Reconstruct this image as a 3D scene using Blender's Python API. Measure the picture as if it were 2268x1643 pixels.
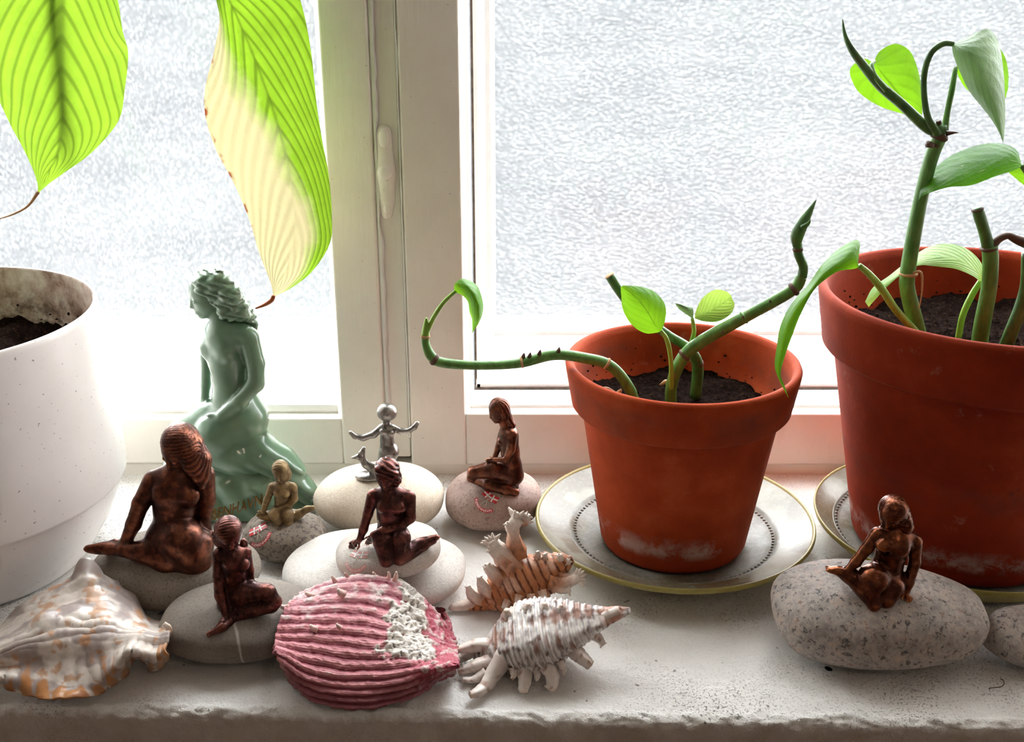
import bpy, bmesh, math, random
import numpy as np
from mathutils import Vector, Matrix, noise as mnoise
from mathutils.bvhtree import BVHTree

for o in list(bpy.data.objects):
    bpy.data.objects.remove(o, do_unlink=True)
scene = bpy.context.scene
COL = scene.collection
random.seed(7)
RNG = np.random.default_rng(11)

# ------------------------------------------------------------------ camera
FPX, PITCH, CAMZ = 2550.0, math.radians(21.5), 0.37
cam_d = bpy.data.cameras.new('camera')
cam_d.sensor_fit = 'HORIZONTAL'; cam_d.sensor_width = 36.0
cam_d.lens = FPX / 2268.0 * 36.0
cam_d.clip_start = 0.02; cam_d.clip_end = 200
cam = bpy.data.objects.new('camera', cam_d); COL.objects.link(cam)
cam.location = (0, 0, CAMZ); cam.rotation_euler = (math.pi / 2 - PITCH, 0, 0)
scene.camera = cam

# ------------------------------------------------------------------ sky (even overcast), exposure
world = bpy.data.worlds.new('overcast_sky'); scene.world = world
world.use_nodes = True
wb = world.node_tree.nodes['Background']
wb.inputs[0].default_value = (0.965, 0.98, 1.0, 1)
wb.inputs[1].default_value = 13.8
# warm pendant bulb of the room, hanging behind and above the camera
lamp_d = bpy.data.lights.new('room_lamp', 'POINT'); lamp_d.energy = 3.7; lamp_d.color = (1.0, .80, .62); lamp_d.shadow_soft_size = .09
lamp = bpy.data.objects.new('room_lamp', lamp_d); COL.objects.link(lamp); lamp.location = (.55, -.75, 1.25)
scene.view_settings.view_transform = 'Standard'
scene.view_settings.look = 'None'
scene.view_settings.gamma = 1.0
scene.view_settings.use_curve_mapping = False
scene.view_settings.exposure = 0.0

# ------------------------------------------------------------------ helpers
CP, SP = math.cos(PITCH), math.sin(PITCH)
def at(u, v, y=None, z=None):
    """world point seen at photo pixel (u,v) at distance y or height z"""
    w = (821.5 - v) / FPX
    D = Vector(((u - 1134) / FPX, CP + w * SP, -SP + w * CP))
    t = y / D.y if y is not None else (z - CAMZ) / D.z
    return Vector((0, 0, CAMZ)) + D * t
def mpp(y, z):
    return (y * CP + (CAMZ - z) * SP) / FPX          # metres per pixel there

def lin(c):
    return tuple(((x / 255) / 12.92 if x / 255 <= .04045 else ((x / 255 + .055) / 1.055) ** 2.4) for x in c[:3]) + (1,)

def empty(name, loc=(0, 0, 0)):
    e = bpy.data.objects.new(name, None); COL.objects.link(e); e.location = loc
    e.empty_display_size = .01
    return e
def tag(o, label=None, cat=None, group=None, kind=None):
    if label: o['label'] = label
    if cat: o['category'] = cat
    if group: o['group'] = group
    if kind: o['kind'] = kind
    return o
def setparent(o, parent):
    if parent is None: return
    o.parent = parent
    if parent.type == 'EMPTY':
        o.matrix_parent_inverse = Matrix.Translation(-Vector(parent.location))
def obj(name, verts, faces, mat, parent=None, smooth=True, uv=None, col=None):
    me = bpy.data.meshes.new(name)
    me.from_pydata([tuple(v) for v in verts], [], [tuple(int(i) for i in f) for f in faces])
    me.validate()
    if smooth: me.polygons.foreach_set('use_smooth', [True] * len(me.polygons))
    if uv is not None:
        lay = me.uv_layers.new(name='UVMap')
        idx = np.empty(len(me.loops), dtype=np.int32); me.loops.foreach_get('vertex_index', idx)
        lay.data.foreach_set('uv', np.asarray(uv, dtype=np.float32)[idx].ravel())
    if col is not None:
        ca = me.color_attributes.new('Col', 'FLOAT_COLOR', 'POINT')
        c = np.ones((len(verts), 4), dtype=np.float32); c[:, :3] = np.asarray(col)[:, :3]
        ca.data.foreach_set('color', c.ravel())
    for m in (mat if isinstance(mat, (list, tuple)) else [mat]): me.materials.append(m)
    o = bpy.data.objects.new(name, me); COL.objects.link(o); setparent(o, parent)
    return o

def box(x0, x1, y0, y1, z0, z1):
    v = [(x0, y0, z0), (x1, y0, z0), (x1, y1, z0), (x0, y1, z0), (x0, y0, z1), (x1, y0, z1), (x1, y1, z1), (x0, y1, z1)]
    f = [(0, 3, 2, 1), (4, 5, 6, 7), (0, 1, 5, 4), (1, 2, 6, 5), (2, 3, 7, 6), (3, 0, 4, 7)]
    return v, f
def boxobj(name, b, mat, parent=None, bevel=0.0, seg=2):
    v, f = box(*b); o = obj(name, v, f, mat, parent, smooth=False)
    if bevel:
        m = o.modifiers.new('bevel', 'BEVEL'); m.width = bevel; m.segments = seg; m.limit_method = 'ANGLE'
    return o
def merge(parts):
    V, Fc = [], []
    for v, f in parts:
        n = len(V); V += list(v); Fc += [tuple(i + n for i in q) for q in f]
    return V, Fc
def catmull(pts, n):
    P = np.asarray(pts, float); m = len(P)
    if m == 2: return P[0] + (P[1] - P[0]) * np.linspace(0, 1, n)[:, None]
    Q = np.vstack([2 * P[0] - P[1], P, 2 * P[-1] - P[-2]])
    t = np.linspace(0, m - 1, n); i = np.minimum(t.astype(int), m - 2); u = (t - i)[:, None]
    a, b, c, d = Q[i], Q[i + 1], Q[i + 2], Q[i + 3]
    return .5 * (2 * b + (c - a) * u + (2 * a - 5 * b + 4 * c - d) * u ** 2 + (3 * b - a - 3 * c + d) * u ** 3)
def lathe(prof, cx, cy, n=96, z0=0.0):
    """closed profile [(r,z)...] turned round a vertical axis; open ends are capped at r=0"""
    V, Fc = [], []
    for r, z in prof:
        for k in range(n):
            a = 2 * math.pi * k / n
            V.append((cx + r * math.cos(a), cy + r * math.sin(a), z + z0))
    for i in range(len(prof) - 1):
        for k in range(n):
            k2 = (k + 1) % n
            Fc.append((i * n + k, i * n + k2, (i + 1) * n + k2, (i + 1) * n + k))
    return V, Fc
def tube(pts, rad, n=10, res=None, cap=True):
    """swept tube through points with radius per point"""
    P = np.asarray([tuple(p) for p in pts], float); R = np.asarray(rad, float)
    if res:
        PR = catmull(np.hstack([P, R[:, None]]), res); P, R = PR[:, :3], np.maximum(PR[:, 3], 1e-5)
    T = np.gradient(P, axis=0); T /= np.linalg.norm(T, axis=1)[:, None] + 1e-12
    up = np.array([0., 0, 1.]) if abs(T[0, 2]) < .9 else np.array([0., 1, 0])
    V, Fc = [], []
    N = np.cross(T[0], up); N /= np.linalg.norm(N)
    for i in range(len(P)):
        N = N - T[i] * N.dot(T[i]); N /= np.linalg.norm(N) + 1e-12
        B = np.cross(T[i], N)
        for k in range(n):
            a = 2 * math.pi * k / n
            V.append(tuple(P[i] + R[i] * (N * math.cos(a) + B * math.sin(a))))
    for i in range(len(P) - 1):
        for k in range(n):
            k2 = (k + 1) % n
            Fc.append((i * n + k, i * n + k2, (i + 1) * n + k2, (i + 1) * n + k))
    if cap:
        V.append(tuple(P[0])); V.append(tuple(P[-1])); a, b = len(V) - 2, len(V) - 1; m = (len(P) - 1) * n
        for k in range(n):
            k2 = (k + 1) % n
            Fc.append((a, k2, k)); Fc.append((b, m + k, m + k2))
    return V, Fc
def fbm(p, s, oct=3):
    return mnoise.fractal(Vector(p) * s, 1.0, 2.0, oct)

# ---- implicit sculpting: blended capsules / ellipsoids -> one continuous surface (surface nets)
class Sculpt:
    def __init__(self): self.pr = []
    def cap(self, a, b, ra, rb, k=.002, op=1): self.pr.append(('c', np.array(a, float), np.array(b, float), ra, rb, k, op)); return self
    def chain(self, pts, rad, k=.002):
        for i in range(len(pts) - 1): self.cap(pts[i], pts[i + 1], rad[i], rad[i + 1], k)
        return self
    def ell(self, c, r, rot=None, k=.002, op=1):
        self.pr.append(('e', np.array(c, float), np.array(r, float), np.eye(3) if rot is None else np.array(rot, float), 0, k, op)); return self
    def build(self, h, smooth=1, floor=None, disp=None):
        lo = np.full(3, 1e9); hi = -lo; bbs = []
        for q in self.pr:
            if q[0] == 'c':
                a = np.minimum(q[1] - q[3], q[2] - q[4]); b = np.maximum(q[1] + q[3], q[2] + q[4])
            else:
                e = np.sqrt(((q[3].T * q[2][:, None]) ** 2).sum(0)) if False else np.full(3, q[2].max())
                a, b = q[1] - e, q[1] + e
            bbs.append((a, b))
            if q[6] > 0: lo = np.minimum(lo, a); hi = np.maximum(hi, b)
        lo -= 4 * h; hi += 4 * h
        N = np.ceil((hi - lo) / h).astype(int) + 1
        Fd = np.full(N, 1.0, dtype=np.float32)
        ax = [lo[i] + h * np.arange(N[i]) for i in range(3)]
        for q, (a, b) in zip(self.pr, bbs):
            m = q[5] + 3 * h
            s0 = np.clip(np.floor((a - m - lo) / h).astype(int), 0, N); s1 = np.clip(np.ceil((b + m - lo) / h).astype(int) + 1, 0, N)
            if (s1 <= s0).any(): continue
            sl = tuple(slice(s0[i], s1[i]) for i in range(3))
            X, Y, Z = np.meshgrid(*[ax[i][sl[i]] for i in range(3)], indexing='ij')
            if q[0] == 'c':
                A, B, ra, rb = q[1:5]; d = B - A; L2 = d.dot(d) + 1e-15
                t = np.clip(((X - A[0]) * d[0] + (Y - A[1]) * d[1] + (Z - A[2]) * d[2]) / L2, 0, 1)
                D = np.sqrt((X - A[0] - t * d[0]) ** 2 + (Y - A[1] - t * d[1]) ** 2 + (Z - A[2] - t * d[2]) ** 2) - (ra + (rb - ra) * t)
            else:
                C, R, M = q[1], q[2], q[3]
                x, y, z = X - C[0], Y - C[1], Z - C[2]
                l = [(M[i][0] * x + M[i][1] * y + M[i][2] * z) for i in range(3)]
                k0 = np.sqrt(sum((l[i] / R[i]) ** 2 for i in range(3))); k1 = np.sqrt(sum((l[i] / R[i] ** 2) ** 2 for i in range(3))) + 1e-9
                D = k0 * (k0 - 1) / k1
            k = q[5]; old = Fd[sl]
            if q[6] > 0:
                hh = np.clip(.5 + .5 * (old - D) / k, 0, 1); Fd[sl] = old + (D - old) * hh - k * hh * (1 - hh)
            else:
                D = -D; hh = np.clip(.5 - .5 * (old - D) / k, 0, 1); Fd[sl] = old + (D - old) * hh + k * hh * (1 - hh)
        if floor is not None:
            Fd = np.maximum(Fd, (floor - ax[2])[None, None, :])
        if disp is not None:
            X, Y, Z = np.meshgrid(*ax, indexing='ij'); Fd = Fd - disp(X, Y, Z)
        return nets(Fd, lo, h, smooth)
def nets(Fd, lo, h, smooth):
    S = Fd < 0; N = np.array(Fd.shape); nc = N - 1
    acc = np.zeros((int(nc.prod()), 3)); cnt = np.zeros(int(nc.prod()))
    quads = []
    cid = lambda c: (c[:, 0] * nc[1] + c[:, 1]) * nc[2] + c[:, 2]
    for a in range(3):
        s0 = [slice(None)] * 3; s1 = [slice(None)] * 3; s0[a] = slice(0, -1); s1[a] = slice(1, None)
        cr = np.argwhere(S[tuple(s0)] != S[tuple(s1)])
        if len(cr) == 0: continue
        e = np.zeros(3, int); e[a] = 1
        f0 = Fd[tuple(cr.T)]; f1 = Fd[tuple((cr + e).T)]
        P = cr.astype(float); P[:, a] += f0 / (f0 - f1)
        b, c = (a + 1) % 3, (a + 2) % 3
        ids = []
        ok = (cr[:, b] > 0) & (cr[:, c] > 0) & (cr[:, b] < N[b] - 1) & (cr[:, c] < N[c] - 1)
        cr, P, f0 = cr[ok], P[ok], f0[ok]
        for db, dc in ((0, 0), (-1, 0), (-1, -1), (0, -1)):
            q = cr.copy(); q[:, b] += db; q[:, c] += dc
            i = cid(q); ids.append(i); np.add.at(acc, i, P); np.add.at(cnt, i, 1)
        Q = np.stack(ids, 1); fl = f0 >= 0
        Q[fl] = Q[fl][:, ::-1]
        quads.append(Q)
    Q = np.vstack(quads); used = np.unique(Q); mp = np.full(len(cnt), -1); mp[used] = np.arange(len(used))
    V = acc[used] / cnt[used][:, None]; Q = mp[Q]
    for _ in range(smooth):
        s = np.zeros_like(V); n = np.zeros(len(V))
        for i in range(4):
            for j in (1, 3):
                np.add.at(s, Q[:, i], V[Q[:, (i + j) % 4]]); np.add.at(n, Q[:, i], 1)
        V = V * .4 + .6 * s / n[:, None]
    return lo + V * h, Q

# ------------------------------------------------------------------ node materials
class NT:
    def __init__(self, name):
        self.m = bpy.data.materials.new(name); self.m.use_nodes = True
        self.t = self.m.node_tree; self.t.nodes.clear()
        self.out = self.t.nodes.new('ShaderNodeOutputMaterial')
    def n(self, typ, ins=None, **kw):
        nd = self.t.nodes.new('ShaderNode' + typ)
        for k, v in kw.items(): setattr(nd, k, v)
        for k, v in (ins or {}).items():
            s = nd.inputs[k]
            if isinstance(v, bpy.types.NodeSocket): self.t.links.new(v, s)
            else: s.default_value = v
        return nd
    def co(self, kind='Object'):
        return self.n('TexCoord').outputs[kind]
    def noise(self, vec, scale, detail=4, rough=.6, dist=0.0):
        return self.n('TexNoise', {'Vector': vec, 'Scale': scale, 'Detail': detail, 'Roughness': rough, 'Distortion': dist}).outputs[0]
    def voro(self, vec, scale, feature='F1', out=0, rand=1.0):
        return self.n('TexVoronoi', {'Vector': vec, 'Scale': scale, 'Randomness': rand}, feature=feature).outputs[out]
    def ramp(self, fac, stops, interp='LINEAR'):
        r = self.n('ValToRGB', {'Fac': fac}); r.color_ramp.interpolation = interp
        e = r.color_ramp.elements
        while len(e) < len(stops): e.new(.5)
        for i, (p, c) in enumerate(stops):
            e[i].position = p; e[i].color = c if len(c) == 4 else tuple(c) + (1,)
        return r.outputs[0]
    def step(self, fac, a, b):
        return self.n('MapRange', {'Value': fac, 'From Min': a, 'From Max': b, 'To Min': 0.0, 'To Max': 1.0}).outputs[0]
    def math(self, op, a, b=0.0, c=0.0):
        return self.n('Math', {0: a, 1: b, 2: c}, operation=op).outputs[0]
    def mix(self, fac, a, b, blend='MIX'):
        return self.n('MixRGB', {'Fac': fac, 'Color1': a, 'Color2': b}, blend_type=blend).outputs[0]
    def bump(self, h, strength=.5, dist=.001, normal=None):
        i = {'Height': h, 'Strength': strength, 'Distance': dist}
        if normal is not None: i['Normal'] = normal
        return self.n('Bump', i).outputs[0]
    def pbr(self, **ins):
        names = {'color': 'Base Color', 'rough': 'Roughness', 'metal': 'Metallic', 'normal': 'Normal', 'coat': 'Coat Weight', 'coatr': 'Coat Roughness', 'spec': 'Specular IOR Level', 'sss': 'Subsurface Weight'}
        return self.n('BsdfPrincipled', {names[k]: v for k, v in ins.items()}).outputs[0]
    def done(self, sh):
        self.t.links.new(sh, self.out.inputs[0]); return self.m

def mat_simple(name, stops, scale=60, rough=.6, metal=0., bump=.3, bscale=300, bdist=.0006, coat=0., detail=5):
    t = NT(name); c = t.co()
    col = t.ramp(t.noise(c, scale, detail), stops)
    return t.done(t.pbr(color=col, rough=rough, metal=metal, coat=coat, normal=t.bump(t.noise(c, bscale, 3), bump, bdist)))

def mat_plaster():
    t = NT('rough_white_plaster'); c = t.co()
    big = t.noise(c, 14, 4); mid = t.noise(c, 260, 5, .7); pits = t.voro(c, 420)
    col = t.ramp(big, [(.3, lin((230, 227, 222))), (.7, lin((240, 238, 234)))])
    patch = t.step(t.noise(c, 9, 2), .46, .6)
    pit = t.math('MULTIPLY', t.step(t.noise(c, 820, 3, .6), .56, .66), t.math('MULTIPLY_ADD', patch, .7, .12))
    col = t.mix(pit, col, lin((120, 116, 112)))
    speck = t.step(t.noise(c, 190, 1), .76, .79)
    col = t.mix(t.math('MULTIPLY', speck, .7), col, lin((70, 60, 55)))
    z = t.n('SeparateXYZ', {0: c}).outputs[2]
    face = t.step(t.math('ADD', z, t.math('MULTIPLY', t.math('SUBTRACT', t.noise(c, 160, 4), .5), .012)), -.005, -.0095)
    col = t.mix(face, col, t.ramp(t.noise(c, 60, 4), [(.3, lin((184, 170, 158))), (.7, lin((202, 190, 180)))]))   # front face darkened to taupe, part of its shade put into the colour
    h = t.math('ADD', t.math('MULTIPLY', mid, .6), t.math('MULTIPLY', t.noise(c, 900, 2), .25))
    h = t.math('SUBTRACT', h, t.math('MULTIPLY', pit, .5))
    return t.done(t.pbr(color=col, rough=.85, normal=t.bump(h, .75, .0022)))
def mat_paint(name='old_white_gloss_paint', base=(244, 238, 229), dark=(237, 230, 221)):
    t = NT(name); c = t.co()
    st = t.n('Mapping', {'Vector': c, 'Scale': (1, 1, .12)}).outputs[0]
    col = t.ramp(t.noise(c, 18, 5), [(.3, lin(dark)), (.55, lin(base)), (.8, lin((246, 241, 233)))])
    sp = t.step(t.noise(c, 420, 1), .77, .80)
    col = t.mix(t.math('MULTIPLY', sp, .35), col, lin((120, 105, 92)))
    h = t.math('ADD', t.noise(st, 340, 3), t.math('MULTIPLY', t.noise(c, 70, 3), .8))
    return t.done(t.pbr(color=col, rough=.42, coat=.15, normal=t.bump(h, .25, .0008)))
def mat_glass(name, streak):
    t = NT(name); c = t.co()
    if streak:
        v = t.n('Mapping', {'Vector': c, 'Rotation': (0, math.radians(24), 0), 'Scale': (1.25, 1, .62)}).outputs[0]
        cell = t.voro(v, 400, 'SMOOTH_F1'); h = t.math('ADD', cell, t.math('MULTIPLY', t.noise(v, 380, 3, .7), .9))
    else:
        v = t.n('Mapping', {'Vector': c, 'Rotation': (0, math.radians(-20), 0), 'Scale': (.85, 1, 1.2)}).outputs[0]
        w = t.n('VectorMath', {0: v, 1: t.n('VectorMath', {0: t.n('TexNoise', {'Vector': v, 'Scale': 120.0}).outputs['Color'], 1: (.003, .003, .003)}, operation='MULTIPLY').outputs[0]}, operation='ADD').outputs[0]
        cell = t.voro(w, 350, 'SMOOTH_F1'); h = t.math('ADD', cell, t.math('MULTIPLY', t.noise(v, 420, 2), .35))
    bn = t.bump(t.math('MULTIPLY', h, -1.0), 1.0, .0030 if streak else .0026)
    dot = t.step(t.voro(v if streak else w, 440 if streak else 360), .55, .18)
    fac = t.math('MULTIPLY_ADD', dot, .062, .034)
    film = t.ramp(t.noise(c, 22, 5), [(.30, (.86, .875, .885, 1)), (.68, (1, 1, 1, 1))])
    tl = t.n('BsdfTranslucent', {'Color': (.95, .965, .975, 1), 'Normal': bn}).outputs[0]
    tr = t.n('BsdfTransparent', {'Color': film}).outputs[0]
    gl = t.n('BsdfGlossy', {'Roughness': .2, 'Normal': bn}).outputs[0]
    a = t.n('MixShader', {0: fac, 1: tr, 2: tl}).outputs[0]
    return t.done(t.n('MixShader', {0: .05, 1: a, 2: gl}).outputs[0])
def mat_clear():
    t = NT('clear_glass')
    tr = t.n('BsdfTransparent', {'Color': (.97, .98, .98, 1)}).outputs[0]
    gl = t.n('BsdfGlossy', {'Roughness': .02}).outputs[0]
    return t.done(t.n('MixShader', {0: .04, 1: tr, 2: gl}).outputs[0])
M = {}
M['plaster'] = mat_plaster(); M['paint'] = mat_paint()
M['paint_side'] = mat_paint('white_putty_paint', (236, 235, 232), (222, 220, 216))
M['glass_l'] = mat_glass('streaked_privacy_glass', True); M['glass_r'] = mat_glass('pebbled_privacy_glass', False)
M['clear'] = mat_clear()
M['gap'] = mat_simple('dark_brown_gap', [(.3, lin((52, 44, 38))), (.7, lin((96, 82, 70)))], 200, .9)
M['wall'] = mat_simple('room_wall_paint', [(.3, lin((226, 220, 212))), (.7, lin((234, 230, 224)))], 5, .9, bump=.1)
M['floor'] = mat_simple('wood_floor', [(.3, lin((120, 84, 58))), (.7, lin((158, 116, 82)))], 8, .5)
tg = NT('dark_wet_lawn')
M['pavement'] = tg.done(tg.n('BsdfDiffuse', {'Color': tg.ramp(tg.noise(tg.co(), .6, 5), [(.3, lin((58, 59, 60))), (.7, lin((70, 71, 71)))])}).outputs[0])

# ------------------------------------------------------------------ the room and the place outside
YW = .735                                   # front of the inner sashes
NX0, NX1, NZ1 = -.56, .56, 1.25             # window niche
def struct(o, label): return tag(o, label, kind='structure')
fr = -.03                                    # wall front faces
YF = .468                                    # room face of the window wall
WT = .88                                     # outer face of that wall
v, f = merge([box(-1.9, NX0, YF, WT, -.85, 1.75), box(NX1, 1.9, YF, WT, -.85, 1.75),
              box(NX0, NX1, YF, WT, NZ1, 1.75), box(NX0, NX1, YF + .012, WT, -.85, -.13)])
struct(obj('wall_front', v, f, M['wall'], smooth=False), 'pale plaster wall around the window niche')
struct(boxobj('wall_left', (-1.95, -1.9, -2.6, WT, -.85, 1.75), M['wall']), 'pale wall on the left of the room')
struct(boxobj('wall_right', (1.9, 1.95, -2.6, WT, -.85, 1.75), M['wall']), 'pale wall on the right of the room')
struct(boxobj('wall_back', (-1.95, 1.95, -2.65, -2.6, -.85, 1.75), M['wall']), 'pale wall at the back of the room')
struct(boxobj('floor', (-1.95, 1.95, -2.65, WT, -.9, -.85), M['floor']), 'brown wooden floor of the room')
struct(boxobj('ceiling', (-1.95, 1.95, -2.65, WT, 1.75, 1.8), M['wall']), 'pale ceiling of the room')
g = obj('ground_outside', *box(-60, 60, -60, 60, -1.7, -1.6), M['pavement'], smooth=False)
struct(g, 'dark lawn outside the house')

# ---- window sill: rough plaster slab with a crumbly worn front edge
def make_sill():
    def yfront(x):                                   # front edge runs slightly askew
        return .4826 - .0145 * (x + .29) / .54
    xs = np.concatenate([np.linspace(NX0, -.34, 20)[:-1], np.arange(-.34, .34, .0018), np.linspace(.34, NX1, 20)])
    # profile: (fraction along top from back, then arc, then face)
    R = .006
    prof = []
    for s in np.concatenate([np.linspace(0, .35, 30)[:-1], np.linspace(.35, 1, 104)]): prof.append(('t', s))
    for a in np.linspace(0, math.pi / 2, 9)[1:]: prof.append(('a', a))
    for s in np.linspace(0, 1, 46)[1:]: prof.append(('f', s))
    V = []
    for kind, s in prof:
        for x in xs:
            yf = yfront(x) + .0022 * fbm((x, 3.1, 0), 38, 4)
            if kind == 't':
                y = .80 + (yf + R - .80) * s; z = 0.0
                nz = .0011 * fbm((x, y, 0), 30, 2) + .0006 * fbm((x, y, 5), 160, 3)
                w = min(1, max(0, (.73 - y) / .1))
                z += nz * w - .0011 * w - .003 * max(0, (s - .92) / .08) ** 2
            elif kind == 'a':
                nz = .0016 * fbm((x, s * .02, 9), 130, 4)
                y = yf + R - (R + nz) * math.sin(s); z = -.0035 - R + (R + nz) * math.cos(s)
            else:
                z = -.0095 - s * .12
                y = yf + .0014 * fbm((x, z, 2), 60, 4) + .0008 * fbm((x, z, 4), 260, 2)
            V.append((x, y, z))
    nx = len(xs); Fc = []
    for i in range(len(prof) - 1):
        for j in range(nx - 1):
            Fc.append((i * nx + j, (i + 1) * nx + j, (i + 1) * nx + j + 1, i * nx + j + 1))
    n0 = len(V)
    V += [(NX0, .8, -.14), (NX1, .8, -.14)]
    Fc.append((n0, n0 + 1, (len(prof) - 1) * nx + nx - 1, (len(prof) - 1) * nx))
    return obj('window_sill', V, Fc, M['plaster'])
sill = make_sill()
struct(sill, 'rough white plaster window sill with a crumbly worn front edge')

# ---- the window: mullion strip, two inner sashes, outer sashes with textured panes
ZT = 1.22
w1 = struct(empty('window_1', (-.3, YW, 0)), 'left sash of the old white window with streaked frosted glass')
w2 = struct(empty('window_2', (.2, YW, 0)), 'right sash of the old white window with pebbled frosted glass')
t1 = struct(empty('trim_1', (-.08, YW, 0)), 'grey white mullion strip with a painted latch between the sashes')
t2 = struct(boxobj('trim_2', (NX0, NX1, YW + .0035, .80, -.002, .0088), M['paint'], None, .0012), 'low painted strip along the foot of the window')
def prism(poly, z0, z1):
    n = len(poly); V = [(x, y, z0) for x, y in poly] + [(x, y, z1) for x, y in poly]
    Fc = [tuple(range(n))[::-1], tuple(range(n, 2 * n))] + [(i, (i + 1) % n, n + (i + 1) % n, n + i) for i in range(n)]
    return V, Fc
def bar(name, poly, z0, z1, mat, par, bev=.001):
    o = obj(name, *prism(poly, z0, z1), mat, par, smooth=False)
    m = o.modifiers.new('bevel', 'BEVEL'); m.width = bev; m.segments = 2; m.limit_method = 'ANGLE'
    return o
# inner left sash
bar('stile', [(-.1225, YW + .009), (-.1185, YW), (-.0895, YW), (-.0882, YW + .003), (-.0882, YW + .04), (-.1225, YW + .04)], .0095, ZT, M['paint'], w1)
boxobj('rail', (NX0, -.1192, YW + .0006, YW + .04, .0095, .0445), M['paint'], w1, .0015)
boxobj('glazing_bead', (NX0, -.1205, YW + .010, YW + .04, .0435, .0515), M['paint_side'], w1, .003)
# outer left sash, its pane set well back behind a gently sloping ledge
def wedge(x0, x1, p):            # section (y,z) polygon extruded along x
    n = len(p); V = [(x0, y, z) for y, z in p] + [(x1, y, z) for y, z in p]
    return V, [tuple(range(n)), tuple(range(n, 2 * n))[::-1]] + [(i, n + i, n + (i + 1) % n, (i + 1) % n) for i in range(n)]
obj('weather_ledge', *wedge(NX0, -.085, [(.777, .0455), (.8475, .0665), (.8475, .072), (.875, .072), (.875, .010), (.777, .010)]), M['paint_side'], w1, smooth=False)
obj('outer_stile', *prism([(-.1040, .782), (-.1160, .8475), (-.1160, .875), (-.085, .875), (-.085, .782)], .010, ZT), M['paint_side'], w1, smooth=False)
def pane(name, x0, x1, z0, z1, y, mat, par):
    v, f = box(x0, x1, y, y + .004, z0, z1)
    o = obj(name, v, f, [mat, M['clear']], par, smooth=False)
    for p in o.data.polygons: p.material_index = 0 if p.normal.y < -.5 else 1
    return o
pane('pane', NX0, -.112, .069, ZT, .852, M['glass_l'], w1)
# inner right sash
bar('stile', [(-.0712, YW + .002), (-.0704, YW), (-.0332, YW), (-.0300, YW + .006), (-.0300, YW + .012), (-.0278, YW + .014), (-.0278, YW + .04), (-.0712, YW + .04)], .0085, ZT, M['paint'], w2)
boxobj('rail', (-.0322, NX1, YW + .0006, YW + .012, .0090, .0480), M['paint'], w2, .0012)
boxobj('glazing_bead', (-.0300, NX1, YW + .0125, YW + .042, .0090, .0500), M['paint_side'], w2, .002)
# outer right sash, with dark brown strips lining the gap round it
boxobj('gap_lining', (-.0274, -.0250, .786, .83, .05, ZT), M['gap'], w2)
boxobj('gap_lining', (-.0274, NX1, .7775, .79, .030, .0500), M['gap'], w2)
obj('weather_ledge', *wedge(-.0262, NX1, [(.780, .0500), (.780, .0525), (.8400, .0690), (.8405, .0720), (.8475, .0735), (.875, .0735), (.875, .010), (.790, .010)]), M['paint_side'], w2, smooth=False)
obj('outer_stile', *prism([(-.0256, .780), (-.0232, .780), (-.0185, .812), (-.0150, .814), (-.0128, .8475), (-.0128, .875), (-.0256, .875)], .012, ZT), M['paint_side'], w2, smooth=False)
pane('pane', -.0145, NX1, .070, ZT, .852, M['glass_r'], w2)
# head of the window and its jambs
struct(boxobj('trim_3', (NX0, NX1, YW - .004, .875, ZT, NZ1), M['paint'], None, .002), 'painted head of the window frame')
# mullion strip with chipped paint ridge and latch
boxobj('strip', (-.0872, -.0718, YW + .0035, YW + .05, .0135, ZT), M['paint'], t1, .001)
boxobj('gap_lining', (-.0885, -.0706, YW + .012, YW + .05, .0095, ZT), M['gap'], t1)
def ridge(x, y, w, seed, z0, z1, amp):
    V, Fc = [], []; zs = np.arange(z0, z1, .0025)
    for i, z in enumerate(zs):
        n = fbm((seed, z, 0), 40, 4); ww = w * (1 + .7 * n); xx = x + amp * n
        for a, b in ((-1, 1), (-.55, 0), (.45, -.1), (1, 1)): V.append((xx + a * ww, y + (b - .5) * .0016 + .0006 * n, z))
    for i in range(len(zs) - 1):
        for k in range(3): q = i * 4 + k; Fc.append((q, q + 1, q + 5, q + 4))
    return V, Fc
obj('chipped_paint_ridge', *ridge(-.0868, YW + .0018, .0017, 3.3, .03, ZT, .0006), M['paint_side'], t1, smooth=False)
obj('chipped_paint_ridge', *ridge(-.0716, YW + .0012, .0007, 8.1, .03, ZT, .0003), M['paint_side'], t1, smooth=False)
def make_latch():
    y = YW + .0035
    s = Sculpt()
    a, b = at(851, 292, y), at(857, 472, y)
    m = at(855, 385, y)
    s.chain([a, at(850, 300, y), m, at(857, 440, y), b], [.0046, .0050, .0066, .0052, .0040], .002)
    V, Q = s.build(.0008, 2)
    V[:, 1] = y + (V[:, 1] - y) * .62
    o = obj('latch', V, Q, M['paint'], t1)
    s = Sculpt(); c = at(852, 382, y - .003); s.ell(c, (.0050, .0030, .0050), k=.001)
    obj('rivet', *s.build(.0006, 1), M['paint'], o)
    s = Sculpt(); c = at(857, 462, y - .002); s.ell(c, (.0028, .0018, .0032), k=.001)
    obj('rivet', *s.build(.0006, 1), M['paint'], o)
    s = Sculpt(); c = at(851, 305, y - .0020); s.ell(c, (.0040, .0026, .0072), k=.001)
    obj('rivet', *s.build(.0006, 1), M['paint'], o)
make_latch()

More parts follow.
